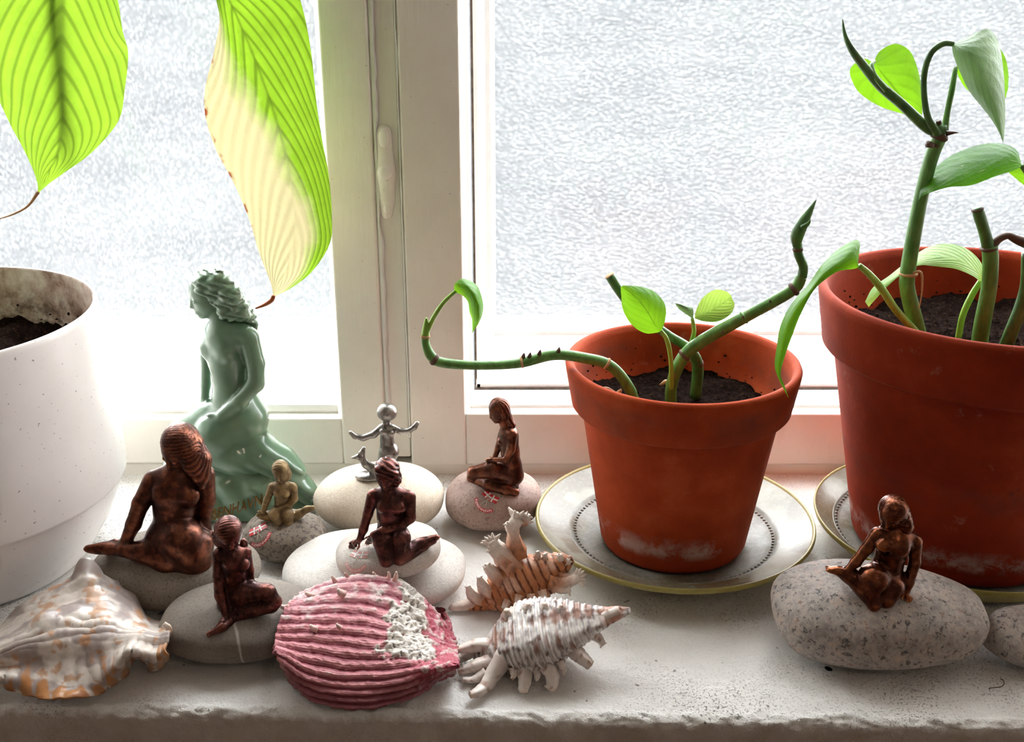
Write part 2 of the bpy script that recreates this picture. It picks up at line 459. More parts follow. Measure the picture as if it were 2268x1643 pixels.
# ------------------------------------------------------------------ materials of the things
def mat_terracotta(name, stain, tint):
    t = NT(name); c = t.co(); g = t.co('Generated')
    col = t.ramp(t.noise(c, 30, 6, .65), [(.3, lin(tint[0])), (.55, lin(tint[1])), (.8, lin(tint[2]))])
    z = t.n('SeparateXYZ', {0: c}).outputs[2]
    salt = t.math('MULTIPLY', t.step(t.noise(c, 24, 6, .75), .50, .62), t.math('MULTIPLY', t.step(z, .034, .024), t.step(z, .016, .021)))
    col = t.mix(t.math('MULTIPLY', salt, .55), col, lin((214, 192, 184)))
    sp = t.step(t.noise(c, 60, 2), .71, .74)
    col = t.mix(t.math('MULTIPLY', sp, .55), col, lin((92, 40, 26)))
    dust = t.math('MULTIPLY', t.step(t.noise(c, 42, 6, .75), .62, .74), .30)
    col = t.mix(dust, col, lin((204, 150, 128)))
    wet = t.math('MULTIPLY', t.step(t.noise(c, 26, 4), .40, .62), t.math('MULTIPLY', t.step(z, stain[0] - .004, stain[0] + .004), t.step(z, stain[1] + .003, stain[1] - .003)))
    col = t.mix(t.math('MULTIPLY', wet, .62), col, lin((108, 58, 44)))
    h = t.math('ADD', t.noise(c, 500, 3), t.math('MULTIPLY', t.noise(c, 60, 3), .6))
    return t.done(t.pbr(color=col, rough=.78, spec=.18, normal=t.bump(h, .22, .0006)))
def mat_soil():
    t = NT('dark_potting_soil'); c = t.co()
    col = t.ramp(t.noise(c, 420, 5, .7), [(.3, lin((14, 9, 7))), (.58, lin((38, 25, 19))), (.74, lin((86, 60, 44)))])
    return t.done(t.pbr(color=col, rough=1., spec=.05, normal=t.bump(t.noise(c, 600, 4, .7), 1., .003)))
def mat_white_pot():
    t = NT('dirty_white_ceramic'); c = t.co()
    col = t.ramp(t.noise(c, 14, 5), [(.3, lin((228, 220, 217))), (.7, lin((240, 234, 231)))])
    st = t.n('Mapping', {'Vector': c, 'Scale': (1, 1, .45)}).outputs[0]
    a = t.math('MULTIPLY', t.step(t.noise(c, 480, 1), .735, .76), .6)
    b = t.math('MULTIPLY', t.step(t.noise(st, 140, 2, .7, .6), .735, .76), .7)
    col = t.mix(t.math('MAXIMUM', a, b), col, lin((96, 74, 62)))
    st2 = t.n('Mapping', {'Vector': c, 'Scale': (1, 1, .12)}).outputs[0]
    col = t.mix(t.math('MULTIPLY', t.step(t.noise(st2, 60, 3), .60, .72), .28), col, lin((168, 150, 136)))
    return t.done(t.pbr(color=col, rough=.38, coat=.2, normal=t.bump(t.noise(c, 90, 3), .12, .0005)))
def mat_pot_inside():
    t = NT('soil_stained_pot_inside'); c = t.co()
    z = t.n('SeparateXYZ', {0: c}).outputs[2]
    col = t.ramp(t.noise(c, 55, 6, .7), [(.36, lin((118, 88, 72))), (.5, lin((176, 152, 140))), (.66, lin((206, 194, 186)))])
    dirt = t.math('MULTIPLY', t.step(t.noise(c, 130, 5, .75), .44, .60), t.step(z, .150, .128))
    col = t.mix(t.math('MULTIPLY', dirt, .85), col, lin((58, 40, 32)))
    return t.done(t.pbr(color=col, rough=.7, normal=t.bump(t.noise(c, 300, 3), .3, .0006)))
def mat_saucer():
    t = NT('grey_green_stoneware_glaze'); c = t.co()
    v = t.n('VectorMath', {0: c, 1: (0, 0, 0)}, operation='SUBTRACT').outputs[0]
    col = t.ramp(t.noise(c, 34, 6, .65), [(.3, lin((84, 82, 68))), (.5, lin((112, 110, 99))), (.72, lin((138, 136, 128)))])
    pool = t.step(t.noise(c, 26, 2, .4), .54, .57)
    col = t.mix(t.math('MULTIPLY', pool, .75), col, lin((96, 86, 60)))
    dust = t.math('MULTIPLY', t.step(t.noise(c, 300, 4, .8), .46, .62), .42)
    col = t.mix(dust, col, lin((156, 150, 143)))
    rough = t.ramp(t.noise(c, 30, 4), [(.4, (.30,) * 3), (.6, (.62,) * 3)])
    return t.done(t.pbr(color=col, rough=rough, spec=.3, coat=.08, coatr=.25, normal=t.bump(t.noise(c, 220, 4), .18, .0006)))
def mat_pebble(name, c0, c1, speck=None, sscale=500, amt=.6, lo=.55, hi=.62, vein=False):
    t = NT(name); c = t.co()
    col = t.ramp(t.noise(c, 45, 5, .6), [(.3, lin(c0)), (.7, lin(c1))])
    col = t.mix(t.math('MULTIPLY', t.step(t.noise(c, 900, 2, .6), .45, .62), .22), col, lin([x * .62 for x in c0]))
    if speck:
        col = t.mix(t.math('MULTIPLY', t.step(t.noise(c, sscale, 3, .6), lo, hi), amt), col, lin(speck))
    if vein:
        w = t.n('TexWave', {'Vector': c, 'Scale': 5.5, 'Distortion': 2.6, 'Detail': 3.0, 'Detail Scale': 2.0}, wave_type='BANDS', bands_direction='X').outputs[1]
        col = t.mix(t.math('MULTIPLY', t.step(w, .9975, .9995), .55), col, lin((206, 198, 188)))
    h = t.math('ADD', t.noise(c, 700, 3), t.math('MULTIPLY', t.noise(c, 120, 3), .5))
    return t.done(t.pbr(color=col, rough=.78, normal=t.bump(h, .25, .0007)))
def mat_granite():
    t = NT('speckled_grey_pink_granite'); c = t.co()
    col = t.ramp(t.noise(c, 90, 6, .75), [(.34, lin((142, 130, 122))), (.5, lin((174, 163, 155))), (.66, lin((190, 166, 151)))])
    col = t.mix(t.math('MULTIPLY', t.step(t.noise(c, 420, 4, .7), .48, .60), .55), col, lin((134, 130, 128)))
    col = t.mix(t.math('MULTIPLY', t.step(t.noise(c, 300, 5, .75), .55, .61), .9), col, lin((62, 62, 64)))
    col = t.mix(t.math('MULTIPLY', t.step(t.noise(c, 150, 4), .58, .70), .35), col, lin((204, 160, 138)))
    return t.done(t.pbr(color=col, rough=.7, normal=t.bump(t.noise(c, 500, 4), .3, .0008)))
def mat_metal(name, dark, mid, bright, rough=.34, metal=.72, hair=False, wear=(.50, .60)):
    t = NT(name); c = t.co()
    pt = t.n('NewGeometry').outputs['Pointiness']
    n1 = t.noise(c, 130, 5, .7)
    wearv = t.math('ADD', t.math('MULTIPLY', t.step(pt, wear[0] - .01, wear[1]), .75), t.math('MULTIPLY', t.math('SUBTRACT', n1, .5), 1.0))
    col = t.ramp(wearv, [(.05, lin(dark)), (.38, lin(mid)), (.8, lin(bright))])
    r = t.math('ADD', rough, t.math('MULTIPLY', t.math('SUBTRACT', t.noise(c, 400, 3), .5), .25))
    h = t.math('ADD', t.noise(c, 900, 3), t.math('MULTIPLY', t.noise(c, 180, 3), .8))
    nb = t.bump(h, .16, .0006)
    return t.done(t.pbr(color=col, rough=r, metal=metal, normal=nb))
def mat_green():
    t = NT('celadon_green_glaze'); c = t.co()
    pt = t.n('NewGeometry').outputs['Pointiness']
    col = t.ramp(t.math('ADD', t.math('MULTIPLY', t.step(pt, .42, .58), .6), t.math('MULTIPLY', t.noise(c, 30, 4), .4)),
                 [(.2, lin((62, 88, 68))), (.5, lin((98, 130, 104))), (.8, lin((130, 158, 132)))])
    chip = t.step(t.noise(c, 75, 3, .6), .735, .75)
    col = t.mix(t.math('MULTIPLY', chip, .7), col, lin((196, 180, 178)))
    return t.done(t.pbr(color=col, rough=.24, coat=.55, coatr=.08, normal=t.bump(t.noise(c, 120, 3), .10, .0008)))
def mat_flat(name, c, rough=.5, metal=0.):
    t = NT(name); k = t.co()
    return t.done(t.pbr(color=t.ramp(t.noise(k, 400, 2), [(.3, lin([x * .93 for x in c])), (.7, lin(c))]), rough=rough, metal=metal))
def mat_vcol(name, rough=.45, coat=.2, nscale=220, namt=.35, bump=.25, bd=.0006, bs=500):
    t = NT(name); c = t.co()
    a = t.n('VertexColor', layer_name='Col').outputs[0]
    k = t.ramp(t.noise(c, nscale, 5, .7), [(.3, (1 - namt,) * 3), (.7, (1, 1, 1))])
    col = t.mix(1.0, a, k, 'MULTIPLY')
    return t.done(t.pbr(color=col, rough=rough, coat=coat, sss=0.0, normal=t.bump(t.noise(c, bs, 4), bump, bd)))

M['terra_s'] = mat_terracotta('terracotta_clay', (.098, .118), ((146, 52, 18), (168, 64, 26), (188, 88, 48))); M['terra_b'] = mat_terracotta('dark_terracotta_clay', (.06, .075), ((124, 38, 10), (144, 46, 14), (166, 66, 30)))
M['soil'] = mat_soil(); M['wpot'] = mat_white_pot(); M['wpot_in'] = mat_pot_inside(); M['saucer'] = mat_saucer()
def mat_flange():
    t = NT('pooled_olive_glaze'); c = t.co()
    col = t.ramp(t.noise(c, 30, 5, .6), [(.3, lin((92, 88, 66))), (.5, lin((122, 119, 100))), (.72, lin((146, 145, 132)))])
    col = t.mix(t.math('MULTIPLY', t.step(t.noise(c, 24, 2, .4), .50, .54), .8), col, lin((84, 72, 44)))
    col = t.mix(t.math('MULTIPLY', t.step(t.noise(c, 420, 3, .8), .56, .66), .35), col, lin((168, 162, 152)))
    return t.done(t.pbr(color=col, rough=.26, spec=.4, coat=.15, coatr=.15, normal=t.bump(t.noise(c, 220, 4), .15, .0006)))
M['flange'] = mat_flange()
M['olive'] = mat_flat('olive_glaze_rim', (150, 136, 66), .4)
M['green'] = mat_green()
M['gold'] = mat_flat('dark_gold_lettering', (128, 98, 48), .4, .6)
M['bronze'] = mat_metal('dark_copper_bronze', (66, 36, 26), (150, 88, 62), (226, 152, 112))
M['bronze_dark'] = mat_metal('purple_brown_bronze', (58, 32, 30), (132, 78, 66), (216, 148, 118), .3)
M['copper'] = mat_metal('polished_copper_bronze', (70, 32, 18), (150, 84, 48), (226, 146, 90), .24)
M['brass'] = mat_metal('matt_pale_brass', (98, 78, 50), (168, 142, 98), (212, 190, 148), .5, .45)
M['pewter'] = mat_metal('brushed_pewter', (120, 116, 112), (182, 176, 170), (228, 224, 218), .3, .8)
M['st_grey'] = mat_pebble('grey_brown_pebble', (120, 110, 98), (148, 138, 126), (84, 76, 68), 650, .5)
M['st_taupe'] = mat_pebble('taupe_pebble_with_vein', (118, 108, 99), (142, 132, 122), (90, 82, 76), 800, .4, vein=True)
M['st_cream'] = mat_pebble('cream_pebble', (196, 180, 158), (226, 214, 196), (172, 148, 116), 90, .3)
M['st_pink'] = mat_pebble('pinkish_grey_pebble', (140, 116, 106), (176, 152, 140), (104, 84, 76), 500, .55)
M['st_pale'] = mat_pebble('pale_grey_pebble', (178, 168, 158), (206, 198, 188), (140, 130, 122), 600, .35)
M['st_white'] = mat_pebble('off_white_flat_stone', (190, 184, 176), (212, 207, 200), (156, 148, 140), 500, .3)
M['st_dark'] = mat_pebble('dark_speckled_pebble', (116, 104, 92), (144, 132, 118), (60, 52, 46), 420, .7, .52, .60)
M['granite'] = mat_granite()
M['red'] = mat_flat('sticker_red', (198, 40, 46), .4); M['white'] = mat_flat('sticker_white', (238, 234, 230), .4)
M['red_worn'] = mat_flat('worn_sticker_pink', (216, 150, 142), .5); M['film'] = mat_flat('worn_sticker_film', (222, 212, 204), .35)
M['pole'] = mat_flat('sticker_pole_grey', (176, 166, 150), .4)

# ------------------------------------------------------------------ pots and saucers
def soil_disc(name, cx, cy, R, z, parent, slope=(0, 0), amp=.004, n=150, rings=44):
    V, Fc = [(cx, cy, z)], []
    for i in range(1, rings + 1):
        r = R * i / rings
        for k in range(n):
            a = 2 * math.pi * k / n; x, y = cx + r * math.cos(a), cy + r * math.sin(a)
            h = amp * fbm((x, y, z), 55, 4) + amp * .5 * abs(fbm((x, y, 3), 240, 3))
            V.append((x, y, z + h + slope[0] * (x - cx) + slope[1] * (y - cy)))
    for k in range(n): Fc.append((0, 1 + k, 1 + (k + 1) % n))
    for i in range(rings - 1):
        for k in range(n):
            k2 = (k + 1) % n; a = 1 + i * n; b = a + n
            Fc.append((a + k, b + k, b + k2, a + k2))
    return obj(name, V, Fc, M['soil'], parent)
def crumbs(name, parent, mat, spots, rad):
    bm = bmesh.new()
    for (x, y, z) in spots:
        r = rad * random.uniform(.5, 1.3)
        m = Matrix.Translation((x, y, z)) @ Matrix.Rotation(random.random() * 6, 4, 'Z') @ Matrix.Diagonal((r, r * random.uniform(.6, 1), r * random.uniform(.5, .9), 1))
        bmesh.ops.create_icosphere(bm, subdivisions=1, radius=1, matrix=m)
    me = bpy.data.meshes.new(name); bm.to_mesh(me); bm.free(); me.materials.append(mat)
    o = bpy.data.objects.new(name, me); COL.objects.link(o); setparent(o, parent); return o
def saucer(cx, cy, R, label, fl=.047):
    t = tag(empty('saucer', (cx, cy, 0)), label, 'saucer', 'glazed saucers under the clay pots')
    k = 1.0; g = R - fl                       # flat floor out to fl, then step, beads and rising rim
    q = lambda w: fl + g * w
    prof = [(0, .0055), (fl, .0055), (q(.07), .0068), (q(.26), .0072), (q(.31), .0082), (q(.42), .0098), (q(.44), .0112), (q(.47), .0112), (q(.53), .0122), (q(.72), .0150), (q(.90), .0182), (q(.963), .0196)]
    rim = [(q(.945), .0192), (q(.96), .0203), (q(.985), .0206), (q(1.), .0198), (q(1.003), .0184), (q(.985), .0172)]
    under = [(q(.985), .0172), (q(.82), .0135), (q(.47), .006), (q(.22), .0022), (q(.12), .0006), (q(.05), .0004), (fl, .0028), (0, .0028)]
    sc = lambda p: p
    obj('dish', *lathe(sc(prof[:8]), cx, cy), M['saucer'], t)
    obj('flange', *lathe(sc(prof[7:]), cx, cy), M['flange'], t)
    obj('rim', *lathe(sc(rim), cx, cy), M['olive'], t)
    obj('underside', *lathe(sc(under), cx, cy), M['olive'], t)
    bm = bmesh.new(); nb = 112
    for i in range(nb):
        a = 2 * math.pi * i / nb
        bmesh.ops.create_icosphere(bm, subdivisions=1, radius=.00135, matrix=Matrix.Translation((cx + q(.38) * math.cos(a), cy + q(.38) * math.sin(a), .0088)))
    me = bpy.data.meshes.new('bead_ring'); bm.to_mesh(me); bm.free(); me.materials.append(M['saucer'])
    me.polygons.foreach_set('use_smooth', [True] * len(me.polygons))
    o = bpy.data.objects.new('bead_ring', me); COL.objects.link(o); setparent(o, t); tag(o, kind='stuff')
    return t
PS = (.1010, .6360); PB = (.2800, .6390); PW = (-.3385, .6265)
saucer(PS[0] + .0008, .6405, .087, 'round grey green glazed saucer under the smaller clay pot with long runners')
saucer(PB[0] + .0015, .6400, .0892, 'round grey green glazed saucer under the large clay pot at the right edge', .0655)
pot_s = tag(empty('potted_pothos', (PS[0], PS[1], .0062)), 'smaller terracotta pot holding a sparse pothos with a long runner hanging left', 'potted plant', 'pothos in clay pots')
ZS = .0062
obj('pot', *lathe([(0, ZS), (.0405, ZS), (.0438, ZS + .0014), (.0452, .0105), (.0588, .0955), (.0592, .0975), (.0640, .0985), (.0652, .1000), (.0690, .1215), (.0694, .1245), (.0685, .1265), (.0668, .1270), (.0650, .1262),
      (.0635, .1230), (.0618, .1040), (.0600, .1015), (.0565, .0880), (.0, .0860)], *PS, n=128), M['terra_s'], pot_s)
soil_disc('soil', PS[0], PS[1], .0585, .0960, pot_s, (.0, .03), .0045)
pot_b = tag(empty('potted_pothos', (PB[0], PB[1], .0062)), 'large terracotta pot at the right edge holding a tall upright pothos', 'potted plant', 'pothos in clay pots')
obj('pot', *lathe([(0, ZS), (.059, ZS), (.0625, ZS + .0018), (.0640, .0115), (.0865, .1280), (.0870, .1305), (.0925, .1315), (.0938, .1330), (.0985, .1620), (.0990, .1655), (.0978, .1680), (.0958, .1685), (.0940, .1675),
      (.0922, .1630), (.0900, .1400), (.0880, .1370), (.0850, .1250), (0, .1230)], *PB, n=144), M['terra_b'], pot_b)
soil_disc('soil', PB[0], PB[1], .0865, .1340, pot_b, (0, .02), .006)
pot_w = tag(empty('potted_lily', (PW[0], PW[1], 0)), 'white cylindrical planter at the left edge with two drooping broad leaves overhead', 'potted plant')
obj('pot', *lathe([(0, .0004), (.070, .0004), (.0725, .0012), (.0745, .0035), (.0870, .0225), (.0945, .0405), (.0968, .0490), (.0972, .0505), (.0996, .0510), (.1000, .0530), (.0988, .0800), (.0972, .1200), (.0957, .1550), (.0953, .1580), (.0945, .1592), (.0933, .1590)], *PW, n=144), M['wpot'], pot_w)
obj('pot_lining', *lathe([(.0934, .1590), (.0925, .1578), (.0930, .1300), (.0935, .1000), (.02, .0990)], *PW, n=144), M['wpot_in'], pot_w)
soil_disc('soil', PW[0], PW[1], .0930, .1210, pot_w, (-.10, .02), .008)
sp = []
for i in range(110):
    a = random.uniform(0, 6.28); r = .0925 - random.random() ** 2 * .004
    sp.append((PW[0] + r * math.cos(a), PW[1] + r * math.sin(a), .118 + random.random() ** 2 * .018))
tag(crumbs('soil_crumbs', pot_w, M['soil'], sp, .0011), kind='stuff')
for pt, (cx, cy), R, z0, n in ((pot_s, PS, .0608, .098, 90), (pot_b, PB, .0885, .137, 130)):
    sp = []
    for i in range(n):
        a = random.uniform(0, 6.28); q = random.random() ** 2.2
        sp.append((cx + (R + q * .0016 - .001) * math.cos(a), cy + (R + q * .0016 - .001) * math.sin(a), z0 + q * .016))
    for i in range(n):
        a = random.uniform(0, 6.28); r = R * math.sqrt(random.random()) * .95
        sp.append((cx + r * math.cos(a), cy + r * math.sin(a), z0 + .001))
    tag(crumbs('soil_crumbs', pt, M['soil'], sp, .0009), kind='stuff')

# ------------------------------------------------------------------ stones
def stone_mesh(c, a, b, h, rotz=0, seed=0, pw=2.3, amp=.05, tilt=(0, 0), nu=84, nv=48, taper=(0, 0)):
    V, Fc = [], []
    Mx = Matrix.Rotation(rotz, 3, 'Z') @ Matrix.Rotation(tilt[0], 3, 'X') @ Matrix.Rotation(tilt[1], 3, 'Y')
    sg = lambda x, p: math.copysign(abs(x) ** p, x)
    e = 2 / pw
    for i in range(nv + 1):
        ph = -math.pi / 2 + math.pi * i / nv
        for k in range(nu):
            th = 2 * math.pi * k / nu
            p = Vector((a * sg(math.cos(ph), e) * sg(math.cos(th), e), b * sg(math.cos(ph), e) * sg(math.sin(th), e), h * sg(math.sin(ph), e)))
            d = Vector((p.x / a, p.y / b, p.z / h))
            n = 1 + amp * mnoise.fractal(d * .9 + Vector((seed, 0, 0)), 1, 2, 2)
            p = p * n
            p.y *= 1 + taper[0] * p.x / a; p.z *= 1 + taper[1] * p.x / a
            V.append(Vector(c) + Mx @ p)
    for i in range(nv):
        for k in range(nu):
            k2 = (k + 1) % nu
            Fc.append((i * nu + k, i * nu + k2, (i + 1) * nu + k2, (i + 1) * nu + k))
    return V, Fc
def stone_fit(u0, u1, v0, v1, ratio, zbase=0.0, bscale=None):
    """size and place of a pebble lying on zbase whose outline spans these photo pixels"""
    uc, vc = (u0 + u1) / 2, (v0 + v1) / 2
    h = .015
    for _ in range(12):
        P = at(uc, vc, z=zbase + h); s = mpp(P.y, P.z)
        e = PITCH + math.atan((vc - 821.5) / FPX)
        hh = (v1 - v0) / 2 * s
        b = hh / math.sqrt(math.sin(e) ** 2 + (ratio * math.cos(e)) ** 2); h = ratio * b
    return P, (u1 - u0) / 2 * s, b, h
def stone(parent, name, px, ratio, mat, zbase=0., **kw):
    P, a, b, h = stone_fit(*px, ratio, zbase)
    v, f = stone_mesh(P, a, b, h, **kw)
    zm = min(p.z for p in v); v = [Vector((p.x, p.y, p.z - zm + zbase)) for p in v]
    o = obj(name, v, f, mat, parent)
    o['_bvh'] = 0; del o['_bvh']
    BV[o.name] = BVHTree.FromPolygons(v, f)
    return o, P, (a, b, h)
BV = {}
def drop(o, x, y):
    """height of a stone's top at x,y"""
    r = BV[o.name].ray_cast(Vector((x, y, 1)), Vector((0, 0, -1)))
    return r[0] if r[0] else None
def hit(o, u, v):
    """point and normal where the pixel ray meets the stone"""
    d = (at(u, v, y=1.0) - Vector((0, 0, CAMZ))).normalized()
    r = BV[o.name].ray_cast(Vector((0, 0, CAMZ)), d)
    return r[0], r[1]

# ------------------------------------------------------------------ figurines of seated mermaids on pebbles
class Fig:
    def __init__(self, st, y0, s=None):
        self.st, self.y0 = st, y0; self.b = Sculpt(); self.h = Sculpt()
        self.s = s or mpp(y0, .05)
    def P(self, q, r=0):
        u, v, d = q
        if isinstance(d, str):
            h = hit(self.st, u, v)[0]
            y = (h.y if h else self.y0) - .45 * r * self.s
        else: y = self.y0 + d * self.s
        return at(u, v, y=y)
    def ch(self, pts, rad, k=5, S=None):
        s = self.s; (S or self.b).chain([self.P(p, r) for p, r in zip(pts, rad)], [r * s for r in rad], k * s)
    def el(self, c, r, rot=None, k=4, S=None, op=1):
        s = self.s; (S or self.b).ell(self.P(c, 0), [x * s for x in r], rot, k * s, op)
    def head(self, c, R, yaw, nod, roll=0, ears=True):
        """R = (half width, half depth, half height) px; yaw 0 looks at camera, + to the right; nod down"""
        s = self.s; C = np.array(self.P(c)); f = np.array([math.sin(yaw) * math.cos(nod), -math.cos(yaw) * math.cos(nod), -math.sin(nod)])
        r0 = np.cross(f, [0, 0, 1.]); r0 /= np.linalg.norm(r0); u0 = np.cross(r0, f)
        r = r0 * math.cos(roll) + u0 * math.sin(roll); u = np.cross(r, f)
        w, d, h = [x * s for x in R]; Rm = np.array([r, f, u])
        B = self.b
        B.ell(C + u * h * .14 - f * d * .10, (w * .98, d * .98, h * .84), Rm, .002)
        B.ell(C + f * d * .28 - u * h * .34, (w * .70, d * .62, h * .60), Rm, h * .35)          # jaw and cheeks
        B.ell(C + f * d * .66 - u * h * .80, (w * .30, d * .25, h * .18), Rm, h * .18)          # chin
        for q in (-1, 1):
            B.ell(C + f * d * 1.02 + r * q * w * .42 - u * h * .02, (w * .27, d * .26, h * .13), Rm, h * .12, -1)   # eye sockets
            B.ell(C + f * d * .80 + r * q * w * .40 - u * h * .03, (w * .16, d * .13, h * .09), Rm, h * .05)        # eyelids
            if ears: B.ell(C - f * d * .05 + r * q * w * .95 - u * h * .10, (w * .12, d * .22, h * .22), Rm, h * .08)
        B.cap(C + f * d * .86 + u * h * .04, C + f * d * 1.00 - u * h * .28, w * .10, w * .14, h * .10)            # nose
        B.ell(C + f * d * .90 - u * h * .52, (w * .28, d * .12, h * .055), Rm, h * .05)
        B.ell(C + f * d * .88 - u * h * .62, (w * .22, d * .11, h * .06), Rm, h * .05)
        return C, f, r, u, (w, d, h)
    def hand(self, wrist, tip, side, size):
        """palm and five bent fingers lying from wrist towards tip; side: px vector to the thumb"""
        s = self.s; W = np.array(self.P(wrist, size * .3)); T = np.array(self.P(tip, size * .2))
        d = T - W; L = np.linalg.norm(d); d /= L
        sv = np.array([side[0], 0, side[1]], float); sv -= d * sv.dot(d); sv /= np.linalg.norm(sv) + 1e-9
        nrm = np.cross(d, sv); nrm *= (1 if nrm[2] > 0 else -1)
        w = size * s
        self.b.cap(W, W + d * L * .45, w * .34, w * .42, w * .3)
        for i, (o, ln) in enumerate(((.50, .92), (.18, 1.0), (-.14, .95), (-.44, .80))):
            a = W + d * L * .42 + sv * o * w * .8; b = W + d * L * .72 + sv * o * w * 1.0 + nrm * w * .14; e = W + d * L * ln + sv * o * w * 1.1 - nrm * w * .06
            self.b.chain([a, b, e], [w * .20, w * .18, w * .13], w * .10)
        a = W + d * L * .12 + sv * w * .3; self.b.chain([a, a + sv * w * .55 + d * L * .20, a + sv * w * .75 + d * L * .42], [w * .2, w * .18, w * .13], w * .12)
    def finish(self, parent, mat, h, label=None, hairmat=None, hairdisp=None, smooth=1, nm='figure'):
        o = obj(nm, *self.b.build(h, smooth), mat, parent)
        if self.h.pr:
            obj('hair', *self.h.build(h * .85, 1, disp=hairdisp), hairmat or mat, o)
        return o
def stripes(n, lam, amp, wob=.0):
    n = np.array(n, float); n /= np.linalg.norm(n)
    def f(X, Y, Z):
        t = X * n[0] + Y * n[1] + Z * n[2]
        return amp * np.sin(t * 2 * math.pi / lam + wob * np.sin(Z * 900))
    return f
def fan(C, ax, n, amp):
    """grooves that radiate round an axis: hair combed from a parting"""
    ax = np.array(ax, float); ax /= np.linalg.norm(ax); e1 = np.cross(ax, [0.3, .2, 1]); e1 /= np.linalg.norm(e1); e2 = np.cross(ax, e1)
    def f(X, Y, Z):
        x, y, z = X - C[0], Y - C[1], Z - C[2]
        return amp * np.sin(n * np.arctan2(x * e1[0] + y * e1[1] + z * e1[2], x * e2[0] + y * e2[1] + z * e2[2]))
    return f
def fig_thing(label, loc, grp='mermaid figurines on pebbles'):
    return tag(empty('mermaid_figurine', loc), label, 'figurine', grp)

# A: large copper bronze figure leaning on both arms, long hair over one shoulder
tA = fig_thing('largest dark bronze seated mermaid figurine with long hair beside the white planter', at(385, 1345, z=0))
stA, PA, dA = stone(tA, 'stone', (198, 574, 1176, 1346), .58, M['st_grey'], seed=2.2, amp=.05, pw=2.25)
A = Fig(stA, hit(stA, 400, 1250)[0].y + .012)
C, f, r, u, w = A.head((397, 994, 4), (37, 42, 50), math.radians(-32), math.radians(24), math.radians(6), ears=False)
A.ch([(402, 1025, 10), (398, 1062, 10)], [24, 30])
A.ch([(345, 1062, 6), (400, 1052, 10), (452, 1048, 12)], [22, 30, 20], 14)
A.ch([(392, 1080, 6), (388, 1125, 8), (388, 1170, 10), (385, 1205, 8)], [50, 44, 44, 54], 18)
for q in ((362, 1096, -22), (418, 1098, -20)): A.el(q, (24, 20, 24), k=10)
A.ch([(338, 1066, 4), (312, 1115, -6), (296, 1160, -10), (278, 1200, -12)], [22, 19, 17, 13], 6)
A.hand((276, 1203, -14), (238, 1226, 's'), (0, 1), 20)
A.ch([(456, 1052, 10), (460, 1105, 14), (452, 1150, 14), (458, 1178, 10)], [20, 17, 14, 11], 6)
A.hand((458, 1178, 10), (484, 1188, 6), (0, -1), 16)
A.ch([(372, 1200, 0), (405, 1195, -34), (424, 1222, -44)], [52, 44, 36], 16)
A.ch([(420, 1190, 2), (440, 1205, -22), (440, 1245, -34)], [38, 32, 30], 8)
A.ch([(424, 1228, -44), (420, 1258, -40)], [34, 24], 12)
A.ch([(426, 1240, -42), (370, 1238, -38), (318, 1222, -34), (272, 1218, -28)], [30, 32, 25, 15], 10)
A.ch([(285, 1220, -28), (240, 1216, -20), (196, 1214, -12)], [14, 12, 8], 6)
A.el((222, 1216, -18), (38, 8, 13), k=6); A.el((250, 1207, -12), (40, 14, 8), k=5)
Hs = A.h
A.el((400, 978, 10), (42, 48, 42), S=Hs); A.el((410, 1005, 18), (36, 34, 40), S=Hs, k=12)
A.ch([(428, 985, 6), (440, 1020, 2), (446, 1050, -6), (448, 1078, -14)], [24, 26, 19, 7], 10, S=Hs)
A.ch([(418, 1000, -14), (428, 1030, -16), (437, 1062, -18)], [22, 20, 8], 10, S=Hs)
A.finish(tA, M['bronze'], .00075, hairdisp=fan(C + u * w[2] * .2 - f * w[1] * .5, r + f * .5, 44, .00024))

# B: small bronze figure seen half from the side, hand on the fin
tB = fig_thing('small dark bronze mermaid figurine on an oval taupe stone beside the conch', at(525, 1460, z=0))
stB, PB_, dB = stone(tB, 'stone', (357, 696, 1282, 1461), .50, M['st_taupe'], seed=5.1, amp=.04, pw=2.15, rotz=.12)
B = Fig(stB, hit(stB, 530, 1340)[0].y)
C, f, r, u, w = B.head((508, 1180, 0), (27, 31, 34), math.radians(22), math.radians(26), 0)
B.ch([(512, 1205, 2), (515, 1224, 2)], [14, 16])
B.ch([(488, 1226, -4), (518, 1226, 2), (544, 1222, 10)], [15, 19, 13], 9)
B.ch([(516, 1240, 0), (520, 1275, 2), (517, 1305, 4), (512, 1332, 4)], [29, 24, 24, 30], 12)
for q in ((512, 1250, -18), (540, 1250, -8)): B.el(q, (13, 13, 14), k=6)
B.ch([(485, 1230, -6), (484, 1275, -14), (487, 1318, -26), (500, 1358, -36)], [14, 12, 12, 9], 5)
B.hand((500, 1360, -38), (482, 1398, 's'), (1, 0), 14)
B.ch([(545, 1226, 10), (554, 1262, 12), (556, 1288, 8)], [12, 9, 8], 4)
B.hand((556, 1288, 8), (566, 1302, 2), (1, 0), 8)
B.ch([(512, 1335, 4), (545, 1313, -10), (592, 1312, -16)], [30, 27, 20], 8)
B.ch([(592, 1312, -16), (609, 1332, -20), (602, 1342, -22)], [18, 15, 14], 6)
B.ch([(600, 1342, -24), (560, 1350, -26), (520, 1366, -30), (494, 1388, 's')], [16, 17, 15, 10], 6)
B.ch([(505, 1362, -26), (540, 1340, -12), (590, 1326, -8)], [14, 18, 16], 8)
B.ch([(494, 1388, 's'), (462, 1404, 's')], [10, 6], 5); B.el((482, 1394, -38), (20, 7, 8), k=4)
